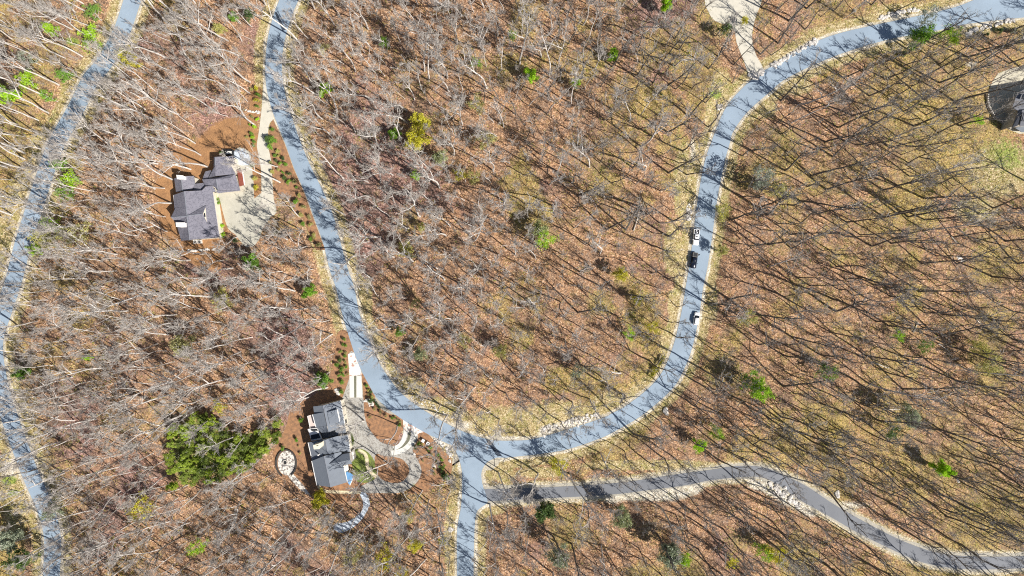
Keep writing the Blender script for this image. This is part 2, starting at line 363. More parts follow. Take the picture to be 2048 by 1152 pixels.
# wider grass verges seen in the photo
for x, y, r, ry in [(135, 205, 24, 50), (78, 310, 26, 60), (38, 400, 26, 70), (8, 490, 22, 70), (625, 345, 22, 60), (595, 250, 14, 60), (580, 150, 10, 70), (520, 110, 14, 60),
                    (735, 600, 14, 60), (750, 690, 16, 45), (820, 775, 40, 30), (900, 835, 60, 26), (1010, 848, 110, 46), (880, 822, 60, 36), (1120, 832, 100, 42), (1215, 808, 50, 30), (1365, 370, 26, 110), (1345, 500, 26, 70), (1440, 185, 30, 60), (1420, 240, 14, 60),
                    (1395, 320, 18, 60), (1375, 420, 18, 60), (1355, 520, 18, 60), (1345, 610, 14, 45), (1330, 690, 14, 40), (1435, 430, 14, 60), (1425, 600, 12, 60), (1680, 65, 90, 18), (1830, 18, 110, 14),
                    (1590, 175, 50, 20), (1530, 215, 30, 30), (1800, 95, 60, 14), (900, 1080, 16, 90), (915, 960, 10, 60), (960, 1110, 10, 50), (1010, 950, 30, 22), (1080, 945, 70, 14), (2000, 340, 90, 70), (1950, 420, 60, 30),
                    (20, 960, 40, 60), (35, 1030, 30, 50), (660, 560, 14, 60), (1300, 930, 200, 14), (990, 1020, 30, 10)]:
    verge = np.maximum(verge, disc(x, y, r, ry, 0.7) * 0.9)
mulch = blur(inpoly(POLY['mulch_w']), 1)
lawnz = np.zeros(gx.shape)
THICK = [(345, 850), (400, 828), (475, 866), (560, 842), (548, 890), (490, 940), (430, 962), (350, 972), (338, 925)]
lawnz = np.maximum(lawnz, blur(inpoly(THICK), 2) * .6)
for x, y, r in [(1835, 60, 25), (1880, 55, 30), (20, 960, 18), (28, 985, 14), (1430, 190, 18), (150, 85, 18)]:
    lawnz = np.maximum(lawnz, disc(x, y, r, r * .6) * .8)
lawnz = np.maximum(lawnz, disc(2010, 310, 90, 70, 1.0) * .58)
yel = np.clip((vnoise(14, 5) - 0.5) * 5, 0, 1) * 0.75
yel *= np.where(pxg > 1000, 1.0, 0.6) + 0.2 * (vnoise(60, 8) > .5)
for x, y, r, s_ in [(150, 330, 34, .9), (120, 420, 30, .8), (130, 560, 50, .8), (160, 640, 50, .7), (110, 700, 40, .7), (60, 50, 60, .6), (60, 190, 60, .6), (20, 270, 30, .8), (15, 400, 25, .8),
                    (850, 245, 28, 1), (835, 275, 30, .9), (1090, 470, 36, .7), (1170, 330, 40, .5), (1150, 290, 40, .5), (1245, 560, 30, .9), (1270, 600, 22, .9), (1310, 740, 22, 1), (1290, 400, 34, .6), (1220, 200, 40, .5),
                    (1300, 260, 40, .5), (1370, 470, 20, .6), (1560, 490, 50, .5), (1650, 600, 60, .5), (1800, 650, 80, .5), (1780, 740, 60, .6), (1900, 650, 60, .5), (1620, 700, 50, .5), (1560, 620, 40, .6), (1900, 800, 90, .4),
                    (1240, 550, 24, .9), (1130, 900, 40, .4), (1300, 1060, 60, .5), (1480, 1080, 50, .6), (1560, 1100, 40, .8), (1540, 900, 40, .6), (1430, 870, 40, .6), (680, 1090, 40, .5), (790, 1090, 50, .5), (700, 1130, 40, .5),
                    (80, 130, 40, .5), (150, 90, 40, .7), (230, 130, 40, .6), (380, 210, 40, .4), (130, 500, 30, .7), (180, 480, 30, .5), (640, 20, 30, .3), (320, 860, 40, .5), (280, 1010, 40, .5), (1660, 30, 100, .6), (1760, 40, 90, .7)]:
    yel = np.maximum(yel, disc(x, y, r, r * .8, 0.9) * s_)
yel = np.maximum(yel, np.clip((pxg - 1380) / 500, 0, 1) * (.34 + .5 * np.clip((vnoise(18, 31) - .38) * 4, 0, 1)))
yel = np.maximum(yel, np.clip((300 - pxg) / 260, 0, 1) * np.clip((vnoise(16, 33) - .4) * 4, 0, 1) * .8)
yel = np.maximum(yel, np.clip((pxg - 1000) / 300, 0, 1) * np.clip((650 - pyg) / 300, 0, 1) * np.clip((vnoise(15, 35) - .42) * 4, 0, 1) * .7)
purp = np.clip((vnoise(26, 9) - 0.5) * 4, 0, 1) * 0.8
purp = np.maximum(purp, disc(900, 650, 260, 200, 1.4) * .5); purp = np.maximum(purp, disc(1150, 780, 160, 90, 1.2) * .5); purp = np.maximum(purp, disc(800, 180, 230, 170, 1.4) * .45)
purp = np.maximum(purp, disc(250, 700, 240, 200, 1.4) * .5); purp = np.maximum(purp, disc(750, 1050, 260, 110, 1.4) * .5)
purp *= np.where(pxg > 1500, 0.5, 1)
gravz = np.clip(blur(roadm, 1) * 3.0, 0, 1) * .75 + np.clip(blur(roadc, 2) * 4, 0, 1) * .5
for nme in ('limewash', 'cgravel', 'cgravel2'): gravz = np.maximum(gravz, blur(inpoly(POLY[nme]), 1))
for x, y, r, ry in [(20, 940, 26, 40), (1660, 80, 70, 8), (1790, 32, 50, 8), (1940, 130, 20, 10), (1385, 300, 10, 50), (925, 850, 40, 14), (1700, 1010, 60, 14)]:
    gravz = np.maximum(gravz, disc(x, y, r, ry, 1) * .7)
block = near_road | (blur(roadc, 1) > .05)
for k in ('mulch_strip', 'mulch_n2', 'mulch_e2', 'mulch_far', 'mulch_h2', 'court_w', 'drive_w', 'court2', 'lawn2', 'ne_drive', 'terrace3', 'blue_drive', 'gravel_mid'):
    block |= inpoly(POLY[k])
clearm = block.copy()
for h in (HOUSE1, HOUSE2, HOUSE3, POLY['clear_e']): block |= blur(inpoly(h), 2) > 0.03
flat = np.clip(1 - blur(clearm | inpoly(HOUSE1) | inpoly(HOUSE2) | inpoly(HOUSE3) | (mulch > .3), 3) * 3, 0, 1)
relief = (vnoise(22, 21, 4) ** 1.3) * 1.5 * flat
def hgt(x, y):
    i = int(min(max(x - X0, 0), nx - 1)); j = int(min(max(y - Y0, 0), ny - 1)); return float(relief[j, i])
def at(a, x, y):
    i = int(round(min(max(x - X0, 0), nx - 1))); j = int(round(min(max(y - Y0, 0), ny - 1))); return a[j, i]

# ------------------------------------------------------------------ ground
def ground():
    v = np.stack([gx.ravel(), gy.ravel(), relief.ravel()], 1)
    idx = np.arange(nx * ny).reshape(ny, nx)
    q = np.stack([idx[:-1, :-1], idx[:-1, 1:], idx[1:, 1:], idx[1:, :-1]], -1).reshape(-1, 4)
    # skirt out to the horizon
    per = list(idx[0, :]) + list(idx[1:, -1]) + list(idx[-1, ::-1][1:]) + list(idx[::-1, 0][1:-1])
    ring = [(v[i, 0] * 14, v[i, 1] * 14, v[i, 2]) for i in per]; base = len(v); n = len(per)
    ext = [(per[i], base + i, base + (i + 1) % n, per[(i + 1) % n]) for i in range(n)]
    me = bpy.data.meshes.new("ground")
    me.from_pydata(np.vstack([v, ring]).tolist(), [], q.tolist() + ext)
    z1 = np.ones((len(v) + n, 4)) * 0.0; z2 = z1.copy()
    for k, a in enumerate((verge, mulch, lawnz)): z1[:len(v), k] = a.ravel()
    for k, a in enumerate((yel, purp, gravz)): z2[:len(v), k] = np.clip(a, 0, 1).ravel()
    z1[:, 3] = z2[:, 3] = 1
    for nm, z in (("zone", z1), ("zone2", z2)):
        a = me.color_attributes.new(nm, 'FLOAT_COLOR', 'POINT'); a.data.foreach_set('color', z.astype(np.float32).ravel())
    me.polygons.foreach_set('use_smooth', [True] * len(me.polygons))
    m, n_, l, b = ng("forest_floor")
    g = n_.new("ShaderNodeNewGeometry"); pos = g.outputs["Position"]
    A = n_.new("ShaderNodeAttribute"); A.attribute_name = "zone"; sA = n_.new("ShaderNodeSeparateColor"); l.new(A.outputs["Color"], sA.inputs[0])
    B = n_.new("ShaderNodeAttribute"); B.attribute_name = "zone2"; sB = n_.new("ShaderNodeSeparateColor"); l.new(B.outputs["Color"], sB.inputs[0])
    big = noise(n_, l, 0.05, 5, 0.6, pos); mid = noise(n_, l, 0.35, 5, 0.7, pos); fine = noise(n_, l, 1.6, 4, 0.8, pos); fine2 = noise(n_, l, 0.9, 3, 0.75, pos)
    vo = n_.new("ShaderNodeTexVoronoi"); vo.inputs["Scale"].default_value = 3.0; l.new(pos, vo.inputs["Vector"])
    sv = n_.new("ShaderNodeSeparateColor"); l.new(vo.outputs["Color"], sv.inputs[0])
    litter = ramp(n_, l, sv.outputs[0], [(0.0, (0.119, 0.063, 0.036)), (0.22, (0.294, 0.153, 0.083)), (0.5, (0.439, 0.243, 0.128)), (0.8, (0.586, 0.344, 0.187)), (1.0, (0.783, 0.546, 0.374))])
    pink = ramp(n_, l, sv.outputs[1], [(0.0, (0.085, 0.050, 0.045)), (0.3, (0.238, 0.124, 0.101)), (0.7, (0.408, 0.225, 0.178)), (1.0, (0.646, 0.430, 0.367))])
    def soft(att, nz, k=0.9, lo=.35, hi=.65):
        t = math_(n_, l, 'ADD', att, math_(n_, l, 'MULTIPLY', math_(n_, l, 'SUBTRACT', nz, 0.5), k))
        return ramp(n_, l, t, [(lo, 0.0), (hi, 1.0)])
    c = mix(n_, l, soft(sB.outputs[1], mid, 1.2, .25, .7), litter, pink)
    yellow = ramp(n_, l, sv.outputs[2], [(0.0, (0.156, 0.111, 0.031)), (0.4, (0.399, 0.289, 0.080)), (0.8, (0.578, 0.444, 0.138)), (1.0, (0.667, 0.576, 0.264))])
    c = mix(n_, l, math_(n_, l, 'MULTIPLY', soft(sB.outputs[0], fine2, 1.3, .3, .75), 0.8), c, yellow)
    dk = ramp(n_, l, fine, [(0.38, 0.75), (0.52, 0.0)])
    c = mix(n_, l, dk, c, (0.085, 0.055, 0.038))
    blot = noise(n_, l, 0.22, 6, 0.75, pos)
    c = mix(n_, l, ramp(n_, l, blot, [(0.47, 0.0), (0.6, 0.9)]), c, mix(n_, l, 0.55, c, (0.17, 0.125, 0.10)))
    c = mix(n_, l, ramp(n_, l, blot, [(0.32, 0.55), (0.44, 0.0)]), c, (0.36, 0.28, 0.11))
    c = mix(n_, l, ramp(n_, l, big, [(0.4, 0.0), (0.62, 0.45)]), c, mix(n_, l, 0.5, c, (0.16, 0.115, 0.085)))
    grass = ramp(n_, l, sv.outputs[0], [(0.0, (0.158, 0.112, 0.053)), (0.35, (0.336, 0.252, 0.116)), (0.8, (0.484, 0.388, 0.204)), (1.0, (0.652, 0.553, 0.369))])
    grass = mix(n_, l, ramp(n_, l, mid, [(0.48, 0.0), (0.7, 0.8)]), grass, (0.27, 0.26, 0.075))
    c = mix(n_, l, soft(sA.outputs[0], fine2, 0.9), c, grass)
    c = mix(n_, l, soft(sB.outputs[2], fine, 1.1, .35, .6), c, ramp(n_, l, sv.outputs[1], [(0.0, (0.36, 0.30, 0.22)), (0.5, (0.60, 0.54, 0.42)), (1.0, (0.78, 0.73, 0.63))]))
    c = mix(n_, l, soft(sA.outputs[1], fine2, 1.3), c, mix(n_, l, ramp(n_, l, mid, [(0.3, 0.0), (0.7, 1.0)]), (0.24, 0.13, 0.065), (0.42, 0.225, 0.10)))
    c = mix(n_, l, soft(sA.outputs[2], fine2, 0.9), c, ramp(n_, l, sv.outputs[0], [(0.0, (0.08, 0.12, 0.02)), (1.0, (0.32, 0.38, 0.08))]))
    l.new(c, b.inputs["Base Color"]); b.inputs["Roughness"].default_value = 0.95
    bp = n_.new("ShaderNodeBump"); bp.inputs["Strength"].default_value = 0.8; bp.inputs["Distance"].default_value = 0.25
    hsum = math_(n_, l, 'ADD', fine, sv.outputs[0]); l.new(hsum, bp.inputs["Height"]); l.new(bp.outputs[0], b.inputs["Normal"])
    me.materials.append(m); o = link(bpy.data.objects.new("ground", me)); tag(o, kind='structure')
ground()

# ------------------------------------------------------------------ roads and paved surfaces
wA = widen(roadA, 2.6); ribbon("road_shoulder", wA[0], wA[1], 0.03, M['shoulder'])
wB = widen(roadB, 1.8, 2.0); ribbon("road_shoulder", wB[0], wB[1], 0.03, M['shoulder'])
wS = widen(south, 1.8); ribbon("road_shoulder", wS[0], wS[1], 0.025, M['shoulder'])
wC = widen(roadC, 3.0, 4.5); ribbon("road_shoulder", wC[0], wC[1], 0.02, M['gravel'])
ribbon("road", roadA[0], roadA[1], 0.08, M['asphalt'])
ribbon("road", roadB[0], roadB[1], 0.085, M['asphalt'])
ribbon("road", south[0], south[1], 0.080, M['asphalt'])
ribbon("road", roadC[0], roadC[1], 0.075, M['asphalt_dark'])
sheet("dark_road_band", [(549, 24), (553, 24), (572, 60), (565, 62)], 0.092, M['dark_band'])  # narrow dark bands lying across the road
sheet("dark_road_band", [(971, 878), (979, 879), (1004, 911), (995, 913)], 0.092, M['dark_band'])
sheet("mulch_bed", POLY['mulch_strip'], 0.047, M['mulch'], 0, jit=.5)
for k in ('mulch_n2', 'mulch_e2', 'mulch_far'): sheet("mulch_bed", POLY[k], 0.045, M['mulch'], 3)
sheet("mulch_bed", POLY['mulch_h2'], 0.012, M['mulch'], 3, jit=.5)
sheet("gravel_strip", POLY['gravel_mid'], 0.036, M['gravel'], 3)
sheet("parking_court", POLY['court_w'], 0.04, M['court'], 2)
sheet("driveway", POLY['drive_w'], 0.05, M['concrete'], 3)
sheet("paved_court", POLY['court2'], 0.06, M['cobble'], 2)
sheet("flagged_patch", [(468, 301), (489, 298), (500, 312), (500, 330), (478, 330), (466, 316)], 0.052, M['bluestone'], 0, jit=.8)
sheet("driveway", POLY['ne_drive'], 0.05, M['concrete'], 3)
sheet("terrace", POLY['terrace3'], 0.04, M['terrace'], 0, jit=1)
sheet("gravel_drive", POLY['blue_drive'], 0.03, M['bluestone'], 3, jit=.6)
sheet("stone_apron", POLY['apron'], 0.072, M['apron']); sheet("stone_apron", POLY['apron2'], 0.072, M['apron'])
sheet("island_bed", POLY['island'], 0.075, M['mulch'], 3)
sheet("lawn", POLY['lawn2'], 0.068, M['lawn'], 3, jit=.4)
sheet("concrete_track", [(699, 752), (708, 752), (708.5, 795), (699.5, 795)], 0.085, M['concrete_white'])
sheet("concrete_track", [(713, 752), (723, 752), (725, 795), (713, 795)], 0.085, M['concrete_white'])
sheet("planted_strip", [(708, 752), (713, 752), (713, 795), (708.5, 795)], 0.08, M['strip'])
def arc(pts, w): return offset_line(cr(pts, 5), w)
a = arc([(812, 861), (808, 878), (800, 890), (788, 897)], 8); ribbon("concrete_track", a[0], a[1], 0.085, M['concrete_white'])
a = arc([(829, 865), (824, 882), (812, 896), (798, 903), (782, 906)], 9.5); ribbon("concrete_track", a[0], a[1], 0.085, M['concrete_white'])
a = arc([(820, 863), (816, 880), (806, 892), (786, 900)], 5); ribbon("planted_strip", a[0], a[1], 0.08, M['strip'])
a = arc([(716, 900), (730, 908), (734, 920), (735, 932), (741, 944), (754, 955)], 7); ribbon("stone_path", a[0], a[1], 0.085, M['path'])
a = arc([(636, 972), (650, 982), (680, 984), (722, 985)], 6); ribbon("stone_path", a[0], a[1], 0.05, M['path'])
a = arc([(576, 944), (588, 958), (604, 976), (620, 1000)], 11); ribbon("gravel_path", a[0], a[1], 0.02, M['patio'])
POLY['wash'] = POLY['limewash']

# ------------------------------------------------------------------ houses
HS = 0.74
def zA(x, y): return (300 + x / 7.877, 270 + y / 7.877)
def zB(x, y): return (300 + x / 7.877, 380 + y / 7.877)
def zC(x, y): return (560 + x / 10.24, 770 + y / 10.24)
def zD(x, y): return (560 + x / 10.24, 870 + y / 10.24)
def zE(x, y): return (1900 + x / 7.68, 130 + y / 7.68)
def faces(name, T, fl, m, parent, base, thick=0.22):
    b = MB()
    for f in fl:
        pts = [P(*T(x, y), z * HS) - base for x, y, z in f]
        nrm = Vector((0, 0, 0))
        for i in range(len(pts)): nrm += pts[i].cross(pts[(i + 1) % len(pts)])
        if nrm.z < 0: pts.reverse()
        n = len(pts); low = [p - Vector((0, 0, thick)) for p in pts]
        if n == 4: top = [(0, 1, 2), (0, 2, 3)]
        else:
            cpt = sum(pts, Vector()) / n; pts = pts + []; top = [(i, i + 1, n - 1) for i in range(n - 2)] if n < 5 else None
        if top is None:
            tr = tessellate_polygon([[Vector((p.x, p.y, 0)) for p in pts]]); top = []
            for t in tr:
                a_ = (pts[t[1]] - pts[t[0]]).cross(pts[t[2]] - pts[t[0]]).z
                top.append(tuple(t) if a_ > 0 else tuple(reversed(t)))
        vs = pts + low; fs = list(top) + [tuple(reversed([n + i for i in t])) for t in top]
        for i in range(n): fs.append((i, n + i, n + (i + 1) % n, (i + 1) % n))
        b.add(vs, fs)
    return b.build(name, m, parent)
def wallp(name, T, poly, ztop, m, parent, base, inset=0.35, z0=-0.2):
    ztop *= HS; z0 = z0 * HS if z0 > 0 else z0
    pts = [P(*T(x, y), ztop) for x, y in poly]; c = sum(pts, Vector()) / len(pts)
    pts = [p + (c - p).normalized() * inset - base for p in pts]
    b = MB(); b.prism([(p.x, p.y) for p in pts], z0, ztop - 0.26); return b.build(name, m, parent)
def lines(name, T, segs, w, m, parent, base, up=0.1):
    for (x1, y1, z1), (x2, y2, z2) in segs:
        b = MB(); b.tube([P(*T(x1, y1), z1 * HS + up) - base, P(*T(x2, y2), z2 * HS + up) - base], [w, w], 4)
        b.build(name, m, parent)

def house_one():
    base = P(395, 420); h = empty("house", base)
    tag(h, "large house with mottled dark slate roofs, two white chimneys and a red metal awning", "house")
    faces("roof", zB, [[(370, 80, 6), (540, 20, 9.5), (580, 400, 9.5), (390, 430, 6)], [(390, 430, 6), (580, 400, 9.5), (625, 785, 9.5), (490, 800, 6)],
                       [(540, 20, 9.5), (985, 0, 5.5), (1095, 745, 5.5), (625, 785, 9.5)],
                       [(330, 430, 9.4), (400, 285, 6.7), (568, 265, 9.5), (588, 412, 9.7)], [(330, 430, 9.4), (588, 412, 9.7), (545, 490, 9.3), (395, 500, 6.9)]], M['shingle1'], h, base)
    faces("roof", zA, [[(380, 685, 5), (490, 650, 7.5), (515, 880, 7.5), (410, 905, 5)], [(490, 650, 7.5), (690, 645, 5), (705, 760, 5), (660, 865, 5), (515, 880, 7.5)],
                       [(700, 770, 4.6), (835, 755, 5.3), (868, 800, 5.3), (795, 890, 4.9), (665, 870, 4.4)]], M['shingle1'], h, base)
    faces("roof", zA, [[(820, 700, 5.5), (1040, 690, 8), (1070, 860, 7.6), (985, 802, 6.5), (870, 800, 5.6)], [(1260, 680, 7.2), (1340, 615, 5.5), (1420, 875, 5.5), (1305, 835, 6.8)],
                       [(1070, 860, 7.6), (1305, 835, 6.8), (1420, 875, 5.5), (1075, 915, 5.5), (1040, 890, 5.8)], [(820, 700, 5.5), (1340, 615, 5.5), (1260, 680, 7.2), (1040, 690, 8)],
                       [(1040, 690, 8.15), (1260, 680, 7.35), (1305, 835, 6.95), (1070, 860, 7.75)],
                       [(795, 895, 6.9), (880, 810, 7.3), (985, 803, 6.9), (1030, 885, 6), (985, 900, 5.8)],
                       [(1025, 345, 7.2), (1310, 330, 5.8), (1335, 455, 5.8), (1025, 478, 7.2)], [(1030, 482, 6.7), (1260, 460, 5.6), (1350, 612, 5.2), (1030, 645, 6.7)],
                       [(1000, 512, 5), (1027, 484, 6.6), (1028, 645, 6.6), (920, 675, 5)], [(870, 575, 4.2), (960, 555, 4.7), (905, 690, 4.7), (825, 700, 4.2)],
                       [(1003, 352, 5.4), (1023, 346, 7.1), (1023, 478, 7.1), (1000, 500, 5.4)]], M['shingle1'], h, base)
    d = faces("dormer", zB, [[(588, 405, 9.75), (830, 375, 9.3), (880, 240, 7.1)], [(588, 405, 9.75), (905, 545, 7.1), (830, 375, 9.3)]], M['shingle1'], h, base)
    faces("dormer_wall", zB, [[(870, 270, 7.0), (832, 378, 8.9), (893, 520, 7.0), (884, 390, 6.6)]], M['wall'], d, base, 0.1)
    faces("window", zB, [[(842, 365, 8.35), (866, 362, 7.75), (876, 420, 7.75), (856, 425, 8.35)]], M['glass'], d, base, 0.06)
    faces("dormer", zB, [[(875, 640, 7.3), (1045, 565, 6.1), (1060, 628, 7.2)], [(875, 640, 7.3), (1060, 628, 7.2), (1098, 742, 5.9), (940, 690, 6.9)]], M['shingle1'], h, base)
    for T, zt, pts in ((zA, 8.4, [(420, 632), (515, 640), (517, 692), (430, 692)]), (zB, 9.8, [(412, 515), (540, 515), (538, 580), (418, 578)])):
        zt *= .8; q = [P(*T(*p), zt) - base for p in pts]; b = MB(); b.prism([(p.x, p.y) for p in q], zt - 2.6, zt - .2); c = sum(q, Vector()) / 4
        ch = b.build("chimney", M['white'], h)
        b = MB(); b.prism([(c.x + (p.x - c.x) * 1.12, c.y + (p.y - c.y) * 1.12) for p in q], zt - .2, zt); b.build("chimney_cap", M['white'], ch)
        b = MB(); b.box((c.x, c.y, zt + .15), (.45, .4, .3)); b.build("flue", M['white'], ch)
    faces("awning", zA, [[(1370, 555, 4.4), (1445, 555, 3.3), (1480, 790, 3.3), (1410, 810, 4.4)]], M['copper'], h, base, 0.12)
    faces("fascia", zA, [[(1447, 555, 3.25), (1462, 552, 3.25), (1496, 788, 3.25), (1482, 790, 3.25)]], M['white'], h, base, 0.15)
    wallp("wall", zB, [(375, 85), (975, 10), (1085, 745), (495, 795), (395, 500), (345, 430), (390, 300)], 5.6, M['wall'], h, base)
    wallp("wall", zA, [(390, 690), (690, 650), (705, 760), (655, 860), (415, 900)], 4.9, M['wall'], h, base)
    wallp("wall", zA, [(700, 775), (835, 760), (865, 800), (800, 885), (670, 868)], 4.3, M['wall'], h, base, .3)
    wallp("wall", zA, [(830, 705), (1335, 620), (1412, 870), (1075, 908), (1000, 840), (880, 800)], 5.4, M['wall'], h, base)
    wallp("wall", zA, [(1005, 355), (1310, 335), (1350, 610), (1030, 640)], 5.2, M['wall'], h, base)
    wallp("wall", zA, [(875, 580), (1010, 540), (1010, 660), (835, 695)], 4.1, M['wall'], h, base, .3)
    lines("ridge_cap", zB, [((540, 20, 9.5), (625, 785, 9.5)), ((330, 430, 9.4), (588, 412, 9.7)), ((588, 405, 9.75), (830, 375, 9.3))], 0.11, M['ridge'], h, base, 0.02)
    lines("ridge_cap", zA, [((490, 650, 7.5), (515, 880, 7.5)), ((1040, 690, 8.1), (1070, 860, 7.75)), ((1025, 345, 7.2), (1025, 478, 7.2))], 0.11, M['ridge'], h, base, 0.02)
    lines("gutter", zB, [((985, 0, 5.5), (1095, 745, 5.5)), ((370, 80, 6), (392, 300, 6))], 0.09, M['white'], h, base, -0.1)
    b = MB(); w0 = P(*zB(1030, 330)) - base
    b.box((w0.x + .3, w0.y - 2.5, 1.2), (2.2, 5.5, 2.4), 0.15); b.build("porch", M['wall'], h)
    for k in range(4):
        t_ = .15 + k * .23; b = MB(); q = P(*zB(975 + 110 * t_, 10 + 735 * t_), 4.14) - base
        b.box((q.x - .36, q.y, 2.2), (.12, 1.3, 1.4), 0.15); b.build("window", M['glass'], h)
house_one()

def house_two():
    global HS
    HS = 0.86
    base = P(660, 900); h = empty("house", base)
    tag(h, "long house with smooth grey roofs, cream chimney and blue metal porch roof", "house")
    faces("roof", zC, [[(885, 420, 8), (1240, 315, 5.5), (1335, 850, 5.5), (1000, 965, 8)], [(680, 440, 6), (885, 420, 8), (892, 562, 8), (700, 600, 6)],
                       [(665, 605, 6.5), (890, 560, 8.2), (950, 830, 8.2), (738, 865, 6.5)], [(740, 868, 5.4), (950, 832, 7.6), (990, 965, 7.8), (850, 978, 6)]], M['shingle2'], h, base)
    d = faces("dormer", zC, [[(965, 552, 8.05), (1168, 500, 7.4), (1222, 752, 7.4), (1020, 800, 8.05)]], M['shingle2'], h, base, 0.3)
    wallp("dormer_wall", zC, [(985, 560), (1165, 508), (1218, 745), (1030, 790)], 7.4, M['white'], d, base, .1, 5.2)
    lines("gutter", zC, [((1170, 500, 7.4), (1224, 750, 7.4))], 0.13, M['white'], h, base, 0.0)
    faces("roof", zC, [[(1130, 925, 5.0), (1330, 855, 5.0), (1356, 975, 5.0), (1150, 1032, 5.0)], [(850, 980, 3.2), (1130, 930, 3.2), (1150, 1030, 3.2), (855, 1115, 3.2)]], M['shingle2'], h, base)
    # raised decks on the shady side
    dk = faces("deck", zC, [[(563, 640, 4.4), (640, 615, 4.4), (745, 872, 4.4), (620, 892, 4.4)]], M['deck'], h, base, 0.3)
    lines("railing", zC, [((563, 640, 5.3), (618, 890, 5.3)), ((563, 640, 5.3), (640, 615, 5.3))], .09, M['white'], dk, base)
    dk = faces("deck", zC, [[(565, 905, 4.9), (775, 880, 4.9), (862, 1112, 4.9), (645, 1142, 4.9)]], M['white'], h, base, 0.4)
    wallp("parapet", zC, [(565, 905), (775, 880), (790, 985), (610, 1025)], 5.7, M['white'], dk, base, .05, 4.9)
    faces("skylight", zC, [[(622, 1032, 5.0), (790, 992, 5.0), (826, 1082, 5.0), (642, 1122, 5.0)]], M['glass'], dk, base, 0.08)
    wallp("recess", zC, [(612, 915), (755, 905), (765, 940), (640, 950)], 5.9, M['darkmetal'], dk, base, .05, 5.2)
    # south block
    faces("roof", zD, [[(575, 155, 6), (930, 90, 9), (985, 390, 9), (640, 430, 6)], [(640, 432, 5.3), (880, 400, 7.6), (885, 490, 7.6), (650, 530, 5.3)],
                       [(650, 532, 6.2), (905, 430, 9.2), (1037, 1068, 9.2), (755, 1030, 6.2)],
                       [(930, 90, 9), (1190, 20, 7), (1240, 335, 7), (985, 390, 9)], [(1190, 25, 6.8), (1390, -5, 5.5), (1440, 345, 5.5), (1235, 330, 6.8)],
                       [(905, 430, 9.2), (1252, 345, 7.0), (1300, 620, 6.4), (1382, 965, 6.4), (1037, 1070, 9.2)]], M['shingle2'], h, base)
    g = faces("gable_roof", zD, [[(1010, 595, 8.9), (1280, 395, 7.3), (1420, 370, 7.3), (1432, 510, 8.9)], [(1010, 595, 8.9), (1432, 510, 8.9), (1475, 590, 7.5), (1300, 622, 7.3)]], M['shingle2'], h, base)
    wallp("gable_wall", zD, [(1270, 400), (1415, 380), (1460, 585), (1300, 610)], 7.3, M['wall_grey'], g, base, .2)
    q = [P(*zD(*p), 9.2) - base for p in [(678, 212), (800, 175), (855, 150), (850, 250), (800, 288), (692, 295)]]
    b = MB(); b.prism([(p.x, p.y) for p in q], 4, 9.2); ch = b.build("chimney", M['stone'], h); c = sum(q, Vector()) / 6
    b = MB(); b.box((c.x, c.y, 9.35), (.5, .4, .3)); b.build("flue", M['stone'], ch)
    b = MB(); b.box((P(*zD(790, 405), 7) - base).to_tuple()[:2] + (7.0,), (.35, .35, 1.0)); b.build("vent", M['white'], h)
    b = MB(); b.box((P(*zD(910, 832), 7.6) - base).to_tuple()[:2] + (6.9,), (.3, .3, .5)); b.build("vent", M['white'], h)
    faces("porch_roof", zD, [[(1425, 385, 3.9), (1498, 335, 3.9), (1512, 480, 3.9), (1465, 535, 3.9)], [(1322, 632, 3.6), (1392, 618, 3.6), (1402, 715, 3.6), (1345, 760, 3.6)]], M['white'], h, base)
    faces("porch_roof", zD, [[(1340, 775, 3.9), (1385, 745, 3.9), (1522, 830, 3.0), (1432, 1032, 3.0), (1388, 975, 3.9)]], M['blueroof'], h, base, .12)
    lines("gutter", zD, [((1300, 622, 6.4), (1384, 968, 6.4)), ((1522, 830, 3.0), (1432, 1032, 3.0)), ((1390, -5, 5.5), (1440, 345, 5.5)), ((575, 155, 6), (638, 430, 6)), ((650, 532, 6.2), (755, 1030, 6.2))], .13, M['white'], h, base, .02)
    lines("gutter", zC, [((1240, 315, 5.5), (1335, 850, 5.5)), ((665, 605, 6.5), (738, 865, 6.5))], .13, M['white'], h, base, .02)
    lines("ridge_cap", zD, [((930, 90, 9), (985, 390, 9)), ((905, 430, 9.2), (1037, 1068, 9.2))], .13, M['ridge'], h, base, 0)
    lines("ridge_cap", zC, [((885, 420, 8), (1000, 965, 8))], .13, M['ridge'], h, base, 0)
    wallp("wall", zC, [(690, 450), (1235, 325), (1330, 845), (1000, 955), (850, 970), (740, 860), (675, 610)], 5.4, M['wall'], h, base)
    wallp("wall", zC, [(865, 975), (1125, 925), (1330, 860), (1350, 970), (1150, 1025), (870, 1105)], 3.1, M['wall'], h, base, .1)
    wallp("wall", zC, [(600, 650), (735, 865), (860, 1105), (655, 1130), (600, 900)], 4.1, M['wall_grey'], h, base, .3)
    wallp("wall", zD, [(590, 165), (1380, 5), (1430, 340), (1310, 600), (1372, 955), (1037, 1055), (765, 1022), (650, 540)], 5.2, M['wall'], h, base, .45)
    for k in range(5):
        t_ = .12 + k * .19; b = MB(); q = P(*zC(1235 + 95 * t_, 325 + 520 * t_), 4.64) - base
        b.box((q.x - .36, q.y, 2.0), (.12, 1.4, 1.6), 0.17); b.build("window", M['glass'], h)
house_two()

